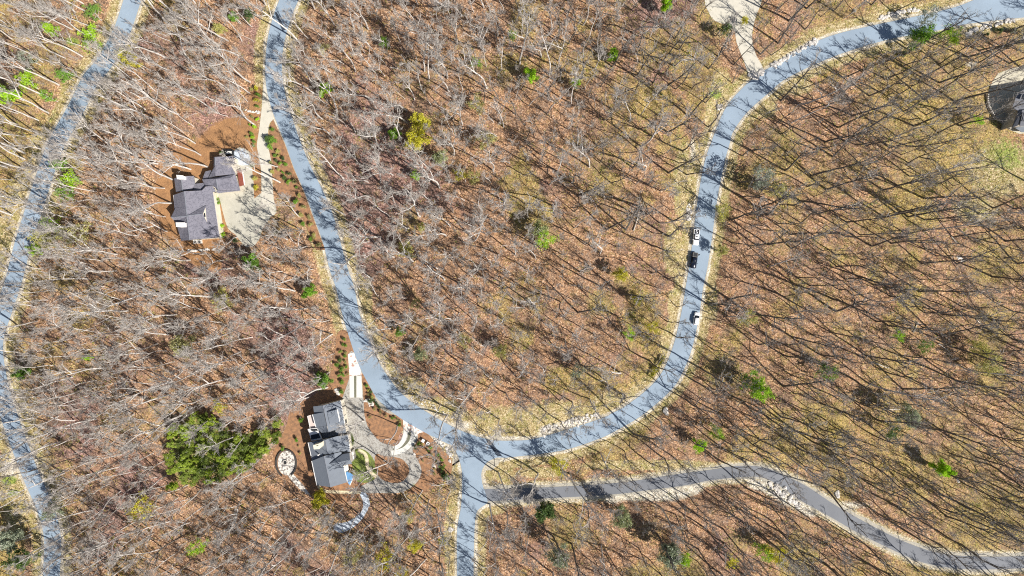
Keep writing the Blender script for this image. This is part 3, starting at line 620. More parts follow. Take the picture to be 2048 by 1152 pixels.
def house_three():
    global HS
    HS = 0.56
    M['ridge3'] = simple("dark_grey_roof", (0.15, 0.155, 0.175), 0.2, 1)
    base = P(2060, 220); h = empty("house", base)
    tag(h, "tall house with pale grey roofs casting a long shadow over its concrete terrace", "house")
    faces("roof", zE, [[(1030, 440, 9.5), (1137, 375, 11.5), (1700, 280, 11.5), (1700, 600, 9), (960, 650, 9)], [(960, 655, 9), (1130, 590, 9.6), (1140, 680, 9.2), (1050, 702, 8.8)],
                       [(1050, 702, 8.8), (1110, 690, 10), (1040, 930, 10), (955, 965, 8.8)], [(1112, 690, 10), (1700, 610, 10), (1700, 900, 9.6), (1075, 935, 9.6)]], M['ridge3'], h, base)
    faces("canopy", zE, [[(1000, 965, 3.2), (1137, 935, 3.2), (1400, 900, 3.2), (1400, 1040, 3.2), (1100, 1030, 3.2)]], M['shingle2'], h, base, .15)
    wallp("wall", zE, [(1045, 450), (1690, 300), (1690, 880), (1060, 920), (970, 950), (1045, 700), (975, 640)], 8.8, M['wall_grey'], h, base, .3)
    b = MB(); q = P(*zE(1090, 800), 5.6) - base
    for k in range(3): b.box((q.x + k * .5, q.y, 5.8), (.12, 3.2, .12), -.2)
    b.build("roof_rail", M['darkmetal'], h)
    b = MB(); q = P(*zE(1128, 490), 6) - base; b.box((q.x, q.y, 6.2), (1.2, 1.8, .25), -.3); b.build("skylight", M['glass'], h)
    pts = cr([(1973, 190), (1973, 205), (1979, 222), (1990, 236), (2003, 246), (2018, 258)], 4)
    w = MB()
    for i in range(len(pts) - 1):
        p, q = P(*pts[i]), P(*pts[i + 1]); d = q - p
        w.box(((p.x + q.x) / 2, (p.y + q.y) / 2, 0.35), (d.length + .2, .5, .9), math.atan2(d.y, d.x))
    tag(w.build("terrace_wall", M['wall_grey']), "low curved stone wall round the concrete terrace of the easternmost house", "wall")
house_three()

# ------------------------------------------------------------------ small built things
def ring_wall(name, c, rx, ry, z0, z1, w, m, a0=0, a1=2 * math.pi, n=36, parent=None, rot=0):
    b = MB(); vs = []; fs = []
    for i in range(n + 1):
        t = a0 + (a1 - a0) * i / n; j = R.uniform(-.04, .04)
        for rr, z in ((1, z0), (1, z1 + j), (-1, z1 + j), (-1, z0)):
            x, y = (rx + rr * w / 2) * math.cos(t), (ry + rr * w / 2) * math.sin(t)
            vs.append((c[0] + x * math.cos(rot) - y * math.sin(rot), c[1] + x * math.sin(rot) + y * math.cos(rot), z))
    for i in range(n):
        for k in range(3): fs.append((i * 4 + k, i * 4 + k + 1, i * 4 + k + 5, i * 4 + k + 4))
    b.add(vs, fs); return b.build(name, m, parent)
c = P(573, 926)
pa = MB(); pa.prism([(3.1 * math.cos(t) , 4.4 * math.sin(t)) for t in np.linspace(0, 2 * math.pi, 28)[:-1]], -.1, .09)
patio = pa.build("patio", M['patio']); patio.location = c
tag(patio, kind='structure')
tag(ring_wall("garden_wall", c, 3.6, 4.9, -.1, .55, .45, M['darkstone'], math.radians(-60), math.radians(245)), "dark curved seat wall around the oval speckled patio", "wall")
fp = empty("fire_pit", P(571, 924)); tag(fp, "round stone fire pit on the oval speckled patio", "fire pit")
ring_wall("ring", (0, 0), .75, .75, 0.05, .5, .3, M['wall_grey'], n=20, parent=fp)
b = MB(); b.prism([(.6 * math.cos(t), .6 * math.sin(t)) for t in np.linspace(0, 2 * math.pi, 16)[:-1]], .08, .25); b.build("ash_bowl", M['darkmetal'], fp)

def enclosure():
    base = P(460, 306); e = empty("enclosure", base); tag(e, "dark walled square enclosure at the north end of the slate roofed house", "enclosure")
    a_, b_ = P(*zA(1180, 245)) - base, P(*zA(1325, 325)) - base
    m = MB(); cx, cy = (a_.x + b_.x) / 2, (a_.y + b_.y) / 2; w, d = abs(b_.x - a_.x), abs(a_.y - b_.y)
    m.box((cx, a_.y, .6), (w, .2, 1.2)); m.box((cx, b_.y, .6), (w, .2, 1.2)); m.box((a_.x, cy, .6), (.2, d, 1.2)); m.box((b_.x, cy, .6), (.2, d, 1.2)); m.box((cx, cy, .05), (w - .2, d - .2, .1), mi=1)
    m.build("panel", [M['darkmetal'], M['wall_grey']], e)
    t = empty("hot_tub", P(*zA(1272, 285))); tag(t, "white rectangular tub inside the dark walled enclosure", "hot tub")
    m = MB(); m.box((0, 0, .45), (2.0, 1.0, .9)); m.build("shell", M['white'], t)
    m = MB(); m.box((0, 0, .92), (1.7, .75, .05)); m.build("cover", M['concrete_white'], t)
enclosure()
for i, (x, y) in enumerate(((392.7, 484), (401.6, 484))):
    t = empty("ac_condenser", P(x, y), 0.1); tag(t, "white air conditioner unit by the south wall of the slate roofed house, %s of two" % ("westerly" if i == 0 else "easterly"), "air conditioner", "air conditioners by the slate roofed house")
    m = MB(); m.box((0, 0, .45), (1.15, 1.15, .9)); m.build("casing", M['white'], t)
    m = MB(); m.prism([(.42 * math.cos(a), .42 * math.sin(a)) for a in np.linspace(0, 2 * math.pi, 14)[:-1]], .88, .95); g = m.build("fan_grille", M['darkmetal'], t)
    m = MB(); m.prism([(.12 * math.cos(a), .12 * math.sin(a)) for a in np.linspace(0, 2 * math.pi, 8)[:-1]], .95, 1.0); m.build("hub", M['white'], g)
for i, (x, y, d_) in enumerate(((847, 880, 0), (856.5, 885.5, 1))):
    t = empty("utility_box", P(x, y), -0.5); tag(t, ["plain white utility box on the orange mulch beside the road junction", "white utility box with dark opening on the orange mulch beside the junction"][i], "utility box", "utility boxes on the mulch")
    m = MB(); m.box((0, 0, .5), (1.0, 1.0, 1.0)); m.build("cabinet", M['white'], t)
    m = MB(); m.box((0, 0, 1.03), (1.1, 1.1, .06)); m.build("lid", M['white'], t)
    if d_: m = MB(); m.box((.1, .1, 1.08), (.5, .4, .04)); m.build("hatch", M['darkmetal'], t)
t = empty("drain_culvert", P(1707, 23)); tag(t, "dark culvert mouth with pale stone surround in the grass above the road", "culvert")
m = MB(); m.box((0, 0, .3), (1.1, 1.1, .7)); m.build("headwall", M['wall_grey'], t); m = MB(); m.box((-.1, 0, .68), (.7, .7, .06)); m.build("grate", M['darkmetal'], t)

# wall of pale stones
def stones(name, pts, r0, r1, n, label, cat, wid=1.0, m='rock', z=0):
    """a bank of separate stones merged as one ledge"""
    rr = random.Random(len(pts) * 7 + n); line = cr(pts, 4) if len(pts) > 2 else pts; b = MB()
    base = P(*line[len(line) // 2]); base.z = z
    for _ in range(n):
        t = rr.random() * (len(line) - 1); i = int(t); f = t - i; j = min(i + 1, len(line) - 1)
        p = P(line[i][0] * (1 - f) + line[j][0] * f, line[i][1] * (1 - f) + line[j][1] * f) - base
        p.x += rr.gauss(0, wid * .5); p.y += rr.gauss(0, wid * .5); s = rr.uniform(r0, r1) ; rz = rr.random() * 3
        bm = bmesh.new(); bmesh.ops.create_icosphere(bm, subdivisions=1, radius=s)
        for v in bm.verts: v.co *= rr.uniform(.75, 1.2)
        bm.transform(Matrix.Translation((p.x, p.y, s * .25)) @ Matrix.Rotation(rz, 4, 'Z') @ Matrix.Diagonal((rr.uniform(.9, 1.6), 1, rr.uniform(.45, .7), 1)))
        bm.verts.index_update()
        b.add([v.co.copy() for v in bm.verts], [[v.index for v in f_.verts] for f_ in bm.faces]); bm.free()
    o = b.build(name, M[m]); o.location = base; return tag(o, label, cat)
stones("rock_ledge", [(1545, 133), (1570, 118), (1600, 100), (1632, 82)], .25, .7, 90, "long broken ledge of pale rocks on the bank north of the loop road bend", "rock ledge", .9)
stones("rock_ledge", [(1762, 36), (1785, 28), (1815, 22), (1846, 22)], .2, .65, 80, "bright white rock ledge on the grassy bank of the northeast road", "rock ledge", .8)
stones("boulder", [(1870, 20), (1872, 20)], .5, .9, 3, "single white boulder beside the northeast road", "boulder", .3)
stones("rock_pile", [(1378, 410), (1377, 425), (1376, 436)], .35, .9, 26, "pile of grey white rocks on the verge north of the white pickup truck", "rock pile", .8)
stones("rock_pile", [(733, 800), (738, 806), (746, 806)], .3, .7, 16, "pile of pinkish white rocks beside the round shrubs of the driveway bed", "rock pile", .7)
stones("rock_ledge", [(1932, 74), (1945, 62), (1980, 52), (2030, 40)], .3, .7, 60, "curving edge of tan rocks around the bed below the northeast road", "rock ledge", .6)
stones("rock_pile", [(1870, 500), (1885, 512), (1915, 515), (1925, 522)], .3, .8, 18, "scatter of white blocks among black shadows in the eastern wood", "rock pile", 2.2)
stones("rock_ledge", [(1085, 862), (1120, 850), (1160, 840), (1195, 828)], .2, .55, 100, "crumbled white limestone bank inside the south curve of the loop road", "rock ledge", 1.4)
stones("stone_wall", [(376, 500), (390, 501), (405, 500), (430, 498)], .25, .5, 40, "low dotted white stone wall south of the slate roofed house", "stone wall", .25)
stones("rock_pile", [(490, 220), (505, 224), (520, 224)], .2, .5, 26, "low row of pinkish stones between the shrubs by the concrete driveway", "rock pile", .3)
stones("rock_pile", [(678, 788), (676, 782), (671, 780)], .4, .8, 9, "pale round boulders at the shaded north corner of the grey roofed house", "rock pile", .4)
stones("rock_ledge", [(1500, 150), (1512, 152), (1522, 143)], .3, .8, 40, "heap of pale rubble where the cream driveway meets the loop road", "rock pile", 1.2)
stones("rock_ledge", [(868, 878), (888, 893), (903, 912)], .2, .5, 60, "line of whitish rubble between the mulch bed and the road junction", "rock pile", .8)
stones("rock_pile", [(1432, 213), (1440, 216)], .4, .9, 8, "few pale rocks on the grass inside the loop road bend", "rock pile", .8)
stones("rock_ledge", [(1540, 968), (1570, 990), (1600, 1010)], .25, .8, 50, "rough pale rock spoil along the south side of the dark lane", "rock pile", 1.5)
stones("boulder", [(1673, 985), (1674, 990)], .6, 1.0, 3, "upright white boulder in the wood north of the dark lane", "boulder", .5)
stones("boulder", [(1912, 958), (1914, 960)], .6, .9, 3, "white boulder below the bright green tree in the eastern wood", "boulder", .4)
stones("boulder", [(1330, 820), (1332, 824)], .7, 1.1, 3, "flat white boulder in the trees south of the loop road", "boulder", .5)
stones("boulder", [(1552, 725), (1556, 728)], .5, .9, 4, "pale boulder among brown brush in the wood east of the loop road", "boulder", .6)
stones("rock_ledge", [(792, 757), (830, 792), (885, 824), (945, 852)], .12, .35, 80, "thin scatter of small white stones on the inner verge of the loop road", "rock pile", 2.0)
stones("boulder", [(900, 1059), (902, 1061)], .5, .9, 4, "white boulder on the verge west of the southern road", "boulder", .6)
for (x, y, l_) in ((828, 908, "north"), (868, 931, "south"), (899, 921, "east")):
    stones("garden_rock", [(x, y), (x + 1, y)], .3, .5, 3, "small white rock set in the orange mulch bed, %s of the three" % l_, "rock", .4)

# ------------------------------------------------------------------ vehicles
def rrect(L, Wd, r, n=4):
    out = []
    for cx, cy, a0 in ((L / 2 - r, Wd / 2 - r, 0), (-L / 2 + r, Wd / 2 - r, 90), (-L / 2 + r, -Wd / 2 + r, 180), (L / 2 - r, -Wd / 2 + r, 270)):
        for k in range(n + 1):
            a = math.radians(a0 + 90 * k / n); out.append((cx + r * math.cos(a), cy + r * math.sin(a)))
    return out
def loft(b, secs, mi=0):                    # secs: (x offset, length, width, radius, z)
    rings = [[(x + o, y, z) for x, y in rrect(L, w, r)] for o, L, w, r, z in secs]; n = len(rings[0])
    vs = [v for r in rings for v in r]; fs = [tuple(reversed(range(n))), tuple(range(len(vs) - n, len(vs)))]
    for i in range(len(rings) - 1):
        for k in range(n): fs.append((i * n + k, i * n + (k + 1) % n, (i + 1) * n + (k + 1) % n, (i + 1) * n + k))
    b.add(vs, fs, mi)
def wheels(t, xs, w):
    for x in xs:
        for sy in (-1, 1):
            b = MB(); b.tube([(x, sy * (w / 2 - .28), .38), (x, sy * (w / 2 - .02), .38)], [.38, .38], 18)
            wh = b.build("wheel", M['tyre'], t); b = MB(); b.tube([(x, sy * (w / 2 - .06), .38), (x, sy * (w / 2), .38)], [.23, .21], 12); b.build("rim", M['rim'], wh)
def lamps(t, L, w, z):
    for sy in (-1, 1):
        b = MB(); b.box((L / 2 - .08, sy * (w / 2 - .28), z), (.14, .38, .18)); b.build("headlight", M['lamp'], t)
        b = MB(); b.box((-L / 2 + .05, sy * (w / 2 - .12), z + .1), (.1, .18, .32)); b.build("tail_light", M['redlamp'], t)
def mirrors(t, x, w, z, m):
    for sy in (-1, 1):
        b = MB(); b.box((x, sy * (w / 2 + .14), z), (.16, .28, .2)); b.build("mirror", m, t)
def pickup(name, px, py, ang, paint, label, cover):
    t = empty(name, P(px, py, 0.09) , ang); t.location.z = 0.09; tag(t, label, "pickup truck", "vehicles parked on the loop road")
    L, w = 5.7, 2.0; b = MB()
    loft(b, [(0, L - .1, w - .16, .3, .35), (0, L, w, .32, .5), (0, L, w, .32, .85), (1.55, 2.5, w - .04, .35, 1.0), (1.6, 2.3, w - .2, .35, 1.1)])
    b.build("body", paint, t, True)
    b = MB(); loft(b, [(-.1, 2.3, w - .1, .3, .95), (-.1, 2.2, w - .16, .3, 1.15)]); b.build("door_panel", paint, t)
    bd = MB()
    for sy in (-1, 1): bd.box((-1.98, sy * (w / 2 - .07), 1.02), (1.66, .12, .4))
    bd.box((-L / 2 + .08, 0, 1.02), (.1, w - .3, .4)); bd.box((-1.12, 0, 1.02), (.08, w - .3, .4))
    bed = bd.build("truck_bed", paint if not cover else M['plastic'], t)
    if cover:
        b = MB(); b.box((-1.98, 0, 1.25), (1.62, w - .16, .06)); b.build("bed_cover", M['darkmetal'], bed)
        b = MB()
        for sy in (-1, 1): b.box((-1.98, sy * .72, 1.3), (1.5, .06, .05))
        for sx in (-1, 1): b.box((-1.98 + sx * .72, 0, 1.3), (.06, 1.45, .05))
        b.build("cover_rail", M['wall_grey'], bed)
    else:
        b = MB(); b.box((-1.98, 0, .9), (1.6, w - .25, .04)); b.build("bed_liner", M['plastic'], bed)
        b = MB()
        for k in range(16):
            a = 2 * math.pi * k / 16; a2 = 2 * math.pi * (k + 1) / 16
            b.tube([(-2.0 + .36 * math.cos(a), .05 + .36 * math.sin(a), 1.02), (-2.0 + .36 * math.cos(a2), .05 + .36 * math.sin(a2), 1.02)], [.13, .13], 6)
        sp = b.build("spare_wheel", M['rim'], bed)
        b = MB(); b.tube([(-2.0, .05, .93), (-2.0, .05, 1.08)], [.12, .1], 8); b.build("rim", M['rim'], sp)
        b = MB(); b.box((-1.98, 0, 1.235), (1.5, .05, .04)); b.build("bed_bar", M['rim'], bed)
    b = MB(); loft(b, [(-.05, 2.15, w - .2, .25, 1.15), (-.12, 1.55, w - .42, .22, 1.72)]); b.build("window_band", M['glass'], t)
    b = MB(); loft(b, [(-.18, 1.5, w - .38, .25, 1.7), (-.18, 1.42, w - .46, .25, 1.78)]); rf = b.build("roof", paint, t, True)
    b = MB(); b.box((-.02, 0, 1.79), (.42, .85, .03)); b.build("sunroof", M['glass'], rf)
    b = MB(); loft(b, [(2.72, .25, w - .2, .1, .4), (2.76, .22, w - .25, .1, .62)]); b.build("bumper", M['rim'], t)
    wheels(t, (1.8, -1.75), w); lamps(t, L, w, .8); mirrors(t, .95, w, 1.2, paint)
pickup("pickup_truck", 1390.5, 475.0, math.radians(-94), M['carwhite'], "white pickup truck with open bed and sunroof parked on the road edge", False)
pickup("pickup_truck", 1386.6, 521.0, math.radians(-97), M['carblack'], "black pickup truck with covered bed parked behind the white pickup on the road edge", True)
def suv(px, py, ang):
    t = empty("car", P(px, py, .09), ang); t.location.z = .09; tag(t, "white car parked on the east edge of the loop road, alone", "car", "vehicles parked on the loop road")
    L, w = 4.6, 1.88; b = MB()
    loft(b, [(0, L - .2, w - .16, .5, .3), (0, L, w, .6, .5), (0, L, w, .6, .8), (-.02, L - .15, w - .1, .65, .95), (-.35, 3.6, w - .25, .5, 1.05)]); b.build("body", M['carwhite'], t, True)
    b = MB(); loft(b, [(-.35, 3.2, w - .2, .35, 1.0), (-.6, 2.1, w - .5, .3, 1.5)]); b.build("window_band", M['glass'], t)
    b = MB(); loft(b, [(-.75, 2.1, w - .42, .35, 1.48), (-.75, 2.0, w - .5, .35, 1.56)]); b.build("roof", M['carwhite'], t, True)
    b = MB(); loft(b, [(2.2, .2, w - .5, .08, .35), (2.22, .16, w - .55, .08, .55)]); b.build("bumper", M['plastic'], t)
    wheels(t, (1.45, -1.4), w); lamps(t, L, w - .1, .72); mirrors(t, .75, w, 1.0, M['carwhite'])
suv(1391.5, 637, math.radians(82))

def person():
    e = empty("person", P(1395.6, 510, 0), math.radians(160)); e.location.z = 0.09
    tag(e, "person in dark clothes standing beside the black pickup truck", "person")
    def skin(name, V, E, rad, m, sub=2, root=0):
        me = bpy.data.meshes.new(name); me.from_pydata(V, E, []); o = link(bpy.data.objects.new(name, me), e)
        sk = o.modifiers.new("skin", 'SKIN'); sk.use_smooth_shade = True
        for i, r in enumerate(rad): me.skin_vertices[0].data[i].radius = (r, r) if not isinstance(r, tuple) else r
        me.skin_vertices[0].data[root].use_root = True
        s_ = o.modifiers.new("sub", 'SUBSURF'); s_.levels = sub; s_.render_levels = sub; me.materials.append(m); return o
    V = [(0, 0, .95), (0, 0, 1.15), (0, 0, 1.36), (0, 0, 1.47), (.01, 0, 1.55), (.01, 0, 1.66), (.01, 0, 1.73)]
    Rr = [(.15, .11), (.14, .10), (.17, .11), (.07, .07), (.065, .07), (.085, .1), (.05, .06)]; E = [(i, i + 1) for i in range(6)]
    for s_ in (-1, 1):
        b = len(V); V += [(0, s_ * .19, 1.42), (-.02, s_ * .25, 1.14), (.1, s_ * .24, .93), (.13, s_ * .235, .86)]; Rr += [.06, .047, .033, .035]
        E += [(2, b), (b, b + 1), (b + 1, b + 2), (b + 2, b + 3)]
        h = b + 3
        for k in range(4):
            j = len(V); oy = (k - 1.5) * .02; ln = (.07, .08, .075, .06)[k]
            V += [(.15, s_ * .235 + oy, .83), (.15 + .01, s_ * .235 + oy, .83 - ln * .55), (.145, s_ * .235 + oy, .83 - ln)]; Rr += [.009, .008, .007]; E += [(h, j), (j, j + 1), (j + 1, j + 2)]
        j = len(V); V += [(.17, s_ * .2, .85), (.18, s_ * .185, .81)]; Rr += [.01, .008]; E += [(h, j), (j, j + 1)]
        b = len(V); V += [(0, s_ * .09, .88), (.02, s_ * .1, .5), (0, s_ * .1, .09), (.13, s_ * .11, .04)]; Rr += [.09, .06, .045, .04]; E += [(0, b), (b, b + 1), (b + 1, b + 2), (b + 2, b + 3)]
    skin("body", V, E, Rr, M['skin'], 1)
    V = [(0, 0, 1.0), (0, 0, 1.18), (0, 0, 1.38), (0, 0, 1.45)]; Rr = [(.175, .13), (.165, .125), (.19, .13), (.1, .1)]; E = [(0, 1), (1, 2), (2, 3)]
    for s_ in (-1, 1):
        b = len(V); V += [(0, s_ * .2, 1.42), (-.02, s_ * .255, 1.14), (.09, s_ * .245, .95)]; Rr += [.075, .06, .048]; E += [(2, b), (b, b + 1), (b + 1, b + 2)]
    skin("jacket", V, E, Rr, M['jacket'], 1)
    V = [(0, 0, .97)]; Rr = [(.165, .125)]; E = []
    for s_ in (-1, 1):
        b = len(V); V += [(0, s_ * .09, .86), (.02, s_ * .1, .5), (0, s_ * .1, .12)]; Rr += [.105, .075, .062]; E += [(0, b), (b, b + 1), (b + 1, b + 2)]
    skin("trousers", V, E, Rr, M['jeans'], 1)
    b = MB(); bm = bmesh.new(); bmesh.ops.create_uvsphere(bm, u_segments=12, v_segments=8, radius=.115, matrix=Matrix.Translation((-.012, 0, 1.69)))
    bm.verts.index_update(); b.add([v.co.copy() for v in bm.verts if True], [[v.index for v in f.verts] for f in bm.faces if f.calc_center_median().z > 1.68 or f.calc_center_median().x < -.04]); bm.free()
    b.build("hair", M['hair'], e, True)
    b = MB()
    for s_ in (-1, 1): b.box((.108, s_ * .033, 1.675), (.012, .022, .012))
    b.box((.115, 0, 1.645), (.03, .022, .035)); b.build("face_features", M['hair'], e)
person()

# ------------------------------------------------------------------ labels for scattered things
MARKS = [("the white pickup truck", 1390, 475), ("the lone white car", 1391, 637), ("the slate roofed house", 395, 420), ("the grey roofed house", 660, 895), ("the oval patio", 573, 926),
         ("the road junction", 940, 905), ("the easternmost house", 2060, 220), ("the culvert mouth", 1707, 23), ("the crumbled limestone bank", 1140, 845), ("the bright green thicket", 440, 895),
         ("the big lime tree", 1512, 780), ("the small bright green eastern tree", 1885, 937), ("the white blocks", 1900, 512), ("the lime green tree in the northern wood", 1062, 152),
         ("the green tree by the west road", 65, 500), ("the mouth of the dark lane", 975, 990), ("the mouth of the cream driveway", 1510, 140), ("the yellow green tree clump in the wood", 845, 260),
         ("the pale mottled green tree", 1090, 468), ("the long yellow bush by the loop road", 1312, 737), ("the bright tree on the west edge", 15, 190), ("the dark evergreen below the lane", 1090, 1015)]
used = set()
def where(x, y, pre):                       # says where a scattered thing stands, with the top of the photo as north
    px, py = x / S + 1024, 576 - y / S
    order = sorted(MARKS, key=lambda m: (m[1] - px) ** 2 + (m[2] - py) ** 2)
    for nm, mx, my in order:
        dx, dy = (px - mx) * S, (my - py) * S
        if nm.split()[-1] in pre and abs(dx) < 2 and abs(dy) < 2: continue
        a, b = abs(round(dy)), abs(round(dx))
        s = "%s %dm %s, %dm %s of %s" % (pre, a, "north" if dy >= 0 else "south", b, "east" if dx >= 0 else "west", nm)
        if a == 0: s = "%s %dm %s of %s" % (pre, b, "east" if dx >= 0 else "west", nm)
        if b == 0: s = "%s %dm %s of %s" % (pre, a, "north" if dy >= 0 else "south", nm)
        if s not in used and len(s.split()) <= 16: used.add(s); return s
    return pre

# ------------------------------------------------------------------ bare trees
def limb(b, p, d, L, r, n, rr, sides, wob, up, rend=0.35):
    pts = [p.copy()]; rad = [r]; d = d.normalized()
    for i in range(n):
        d = (d + Vector((rr.gauss(0, wob), rr.gauss(0, wob), rr.gauss(0, wob * .6) + up))).normalized()
        p = p + d * L / n; pts.append(p.copy()); rad.append(r * (1 - (1 - rend) * (i + 1) / n))
    b.tube(pts, rad, sides); return pts, rad
def dirv(az, el): return Vector((math.cos(az) * math.cos(el), math.sin(az) * math.cos(el), math.sin(el)))
def pt(pts, t):
    k = t * (len(pts) - 1); i = min(int(k), len(pts) - 2); return pts[i].lerp(pts[i + 1], k - i), (pts[i + 1] - pts[i]).normalized()
def bare_proto(seed, h, r0, fork, nl, spread, dens, dark=False):
    rr = random.Random(seed); tb, cb = MB(), MB()
    pts, rad = limb(tb, Vector((0, 0, -.6)), Vector((rr.gauss(0, .03), rr.gauss(0, .03), 1)), h * .92 + .6, r0, 10, rr, 6, .085, .03, .22)
    mains = []
    az = rr.random() * 6.28
    for i in range(nl):
        t = fork + (0.97 - fork) * (i + rr.random() * .6) / nl; az += 2.4 + rr.gauss(0, .4)
        q, _ = pt(pts, t); L = h * spread * (1.15 - .65 * (t - fork) / (1 - fork)) * rr.uniform(.8, 1.2)
        r = r0 * (1 - .7 * t) * rr.uniform(.65, .9)
        mains.append((limb(tb if i < 4 else cb, q, dirv(az, rr.uniform(.6, 1.1)), L * 1.12, r, 6, rr, 5, .15, .07, .3), L, r))
    mains.append(((pts[6:], rad[6:]), h * .3, rad[7]))
    for (mp, mr), L, r in mains:
        for k in range(int(dens * 6)):
            t = rr.uniform(.18, 1.0); q, d = pt(mp, t); sd_ = d.cross(dirv(rr.random() * 6.28, rr.uniform(-.6, .6))).normalized()
            l2 = L * rr.uniform(.3, .55) * (1.15 - t * .5); rb = max(.055, r * .58 * (1 - .5 * t))
            sp, sr = limb(cb, q, d * .8 + sd_ * .62 + Vector((0, 0, .3)), l2, rb, 4, rr, 3, .2, .06, .4)
            for m_ in range(int(dens * 5)):
                t2 = rr.uniform(.2, 1); q2, d2 = pt(sp, t2); s2 = d2.cross(dirv(rr.random() * 6.28, rr.uniform(-1, 1))).normalized()
                l3 = l2 * rr.uniform(.3, .6)
                tp, _ = limb(cb, q2, d2 * .8 + s2 * .7 + Vector((0, 0, .15)), l3, .036, 3, rr, 3, .22, .05, .5)
                if rr.random() < .8 * dens:
                    q3, d3 = pt(tp, .5); limb(cb, q3, d3 + d3.cross(dirv(rr.random() * 6.28, 0)).normalized(), l3 * .6, .024, 2, rr, 3, .2, .05, .6)
    return tb.mesh("trunk", M['bark_shaded' if dark else 'bark']), cb.mesh("crown", M['twig_dark' if dark else 'twig'])
specs = [(24, .30, .48, 6, .24, 1.25), (27, .33, .5, 7, .23, 1.25), (22, .26, .45, 6, .26, 1.25), (25, .27, .58, 6, .19, 1.2), (20, .22, .5, 6, .21, 1.2), (26, .32, .4, 7, .25, 1.25),
         (19, .2, .55, 5, .20, 1.2), (23, .26, .38, 7, .27, 1.25), (21, .2, .6, 5, .2, 1.2), (28, .36, .45, 7, .24, 1.25),
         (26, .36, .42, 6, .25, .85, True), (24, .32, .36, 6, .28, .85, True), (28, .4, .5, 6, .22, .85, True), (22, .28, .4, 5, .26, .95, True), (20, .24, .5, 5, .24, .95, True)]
PROTO = [bare_proto(100 + i, *s) for i, s in enumerate(specs)]
manual = [(185, 32), (150, 62), (135, 118), (120, 171), (98, 226), (80, 242), (435, 60), (500, 164), (500, 186), (460, 182), (510, 250), (284, 170), (338, 258), (390, 287), (360, 230), (52, 308), (50, 319), (47, 337), (38, 399), (33, 410), (25, 431),
          (268, 333), (316, 327), (401, 310), (382, 339), (415, 334), (346, 360), (329, 376), (345, 406), (330, 433), (334, 463), (407, 508), (380, 520), (128, 452), (560, 365), (555, 333), (615, 493), (540, 560), (790, 514), (762, 475),
          (1737, 192), (1743, 250), (1703, 232), (1878, 166), (1908, 204), (2018, 127), (1848, 200), (1818, 102), (1596, 210), (1561, 202), (1841, 155), (1873, 267), (1826, 252), (1646, 285), (1686, 285), (1577, 42), (1556, 87), (1933, 115),
          (1815, 353), (1650, 380), (1846, 439), (1781, 487), (1598, 403), (1633, 428), (1691, 444), (1846, 462), (2006, 483), (1578, 469), (1568, 342), (2048, 363), (1766, 435), (1365, 302), (1336, 473), (1320, 383), (1251, 460), (1179, 335),
          (1289, 342), (1479, 365), (1534, 430), (1459, 440), (1454, 518), (1534, 490), (1426, 550), (1336, 347), (1414, 608), (1496, 627), (1371, 798), (1299, 721), (1250, 791), (1146, 805), (1499, 708), (1401, 736), (1883, 628), (1898, 693),
          (1823, 723), (1911, 762), (1851, 773), (2048, 833), (1736, 766), (1668, 622), (872, 1016), (997, 944), (1076, 946), (980, 1007), (832, 1050), (1114, 918), (1140, 946), (1319, 132), (1349, 134), (1273, 152), (1189, 140), (1313, 190),
          (1376, 235), (1334, 265), (738, 60), (712, 145), (846, 90), (925, 250), (628, 172), (676, 225), (748, 205), (906, 240), (1098, 153), (858, 165), (920, 250), (787, 350), (744, 278), (1434, 115), (1040, 130), (665, 668), (640, 715),
          (615, 650), (655, 775), (925, 820), (1000, 838), (1010, 640), (882, 640), (920, 830), (760, 700), (615, 617), (845, 980), (905, 952), (670, 1000), (611, 1027), (775, 926), (738, 955), (795, 850), (728, 842), (690, 1080), (780, 1130)]
LIME, YEL, OLI, GRN, GRY, DRK = (.40, .66, .035), (.64, .60, .06), (.52, .50, .18), (.20, .40, .05), (.38, .43, .28), (.09, .17, .06)
THK = (.42, .54, .08)
GRN2 = (.34, .44, .07)
CN = {GRN2: "yellowish green leafy tree", (.20, .28, .05): "darker green leafy tree", THK: "mid green leafy tree", LIME: "lime green leafy tree", YEL: "yellow green leafy tree", OLI: "sparse olive green tree", GRN: "bright green leafy tree", GRY: "grey green feathery tree", DRK: "dark evergreen tree"}
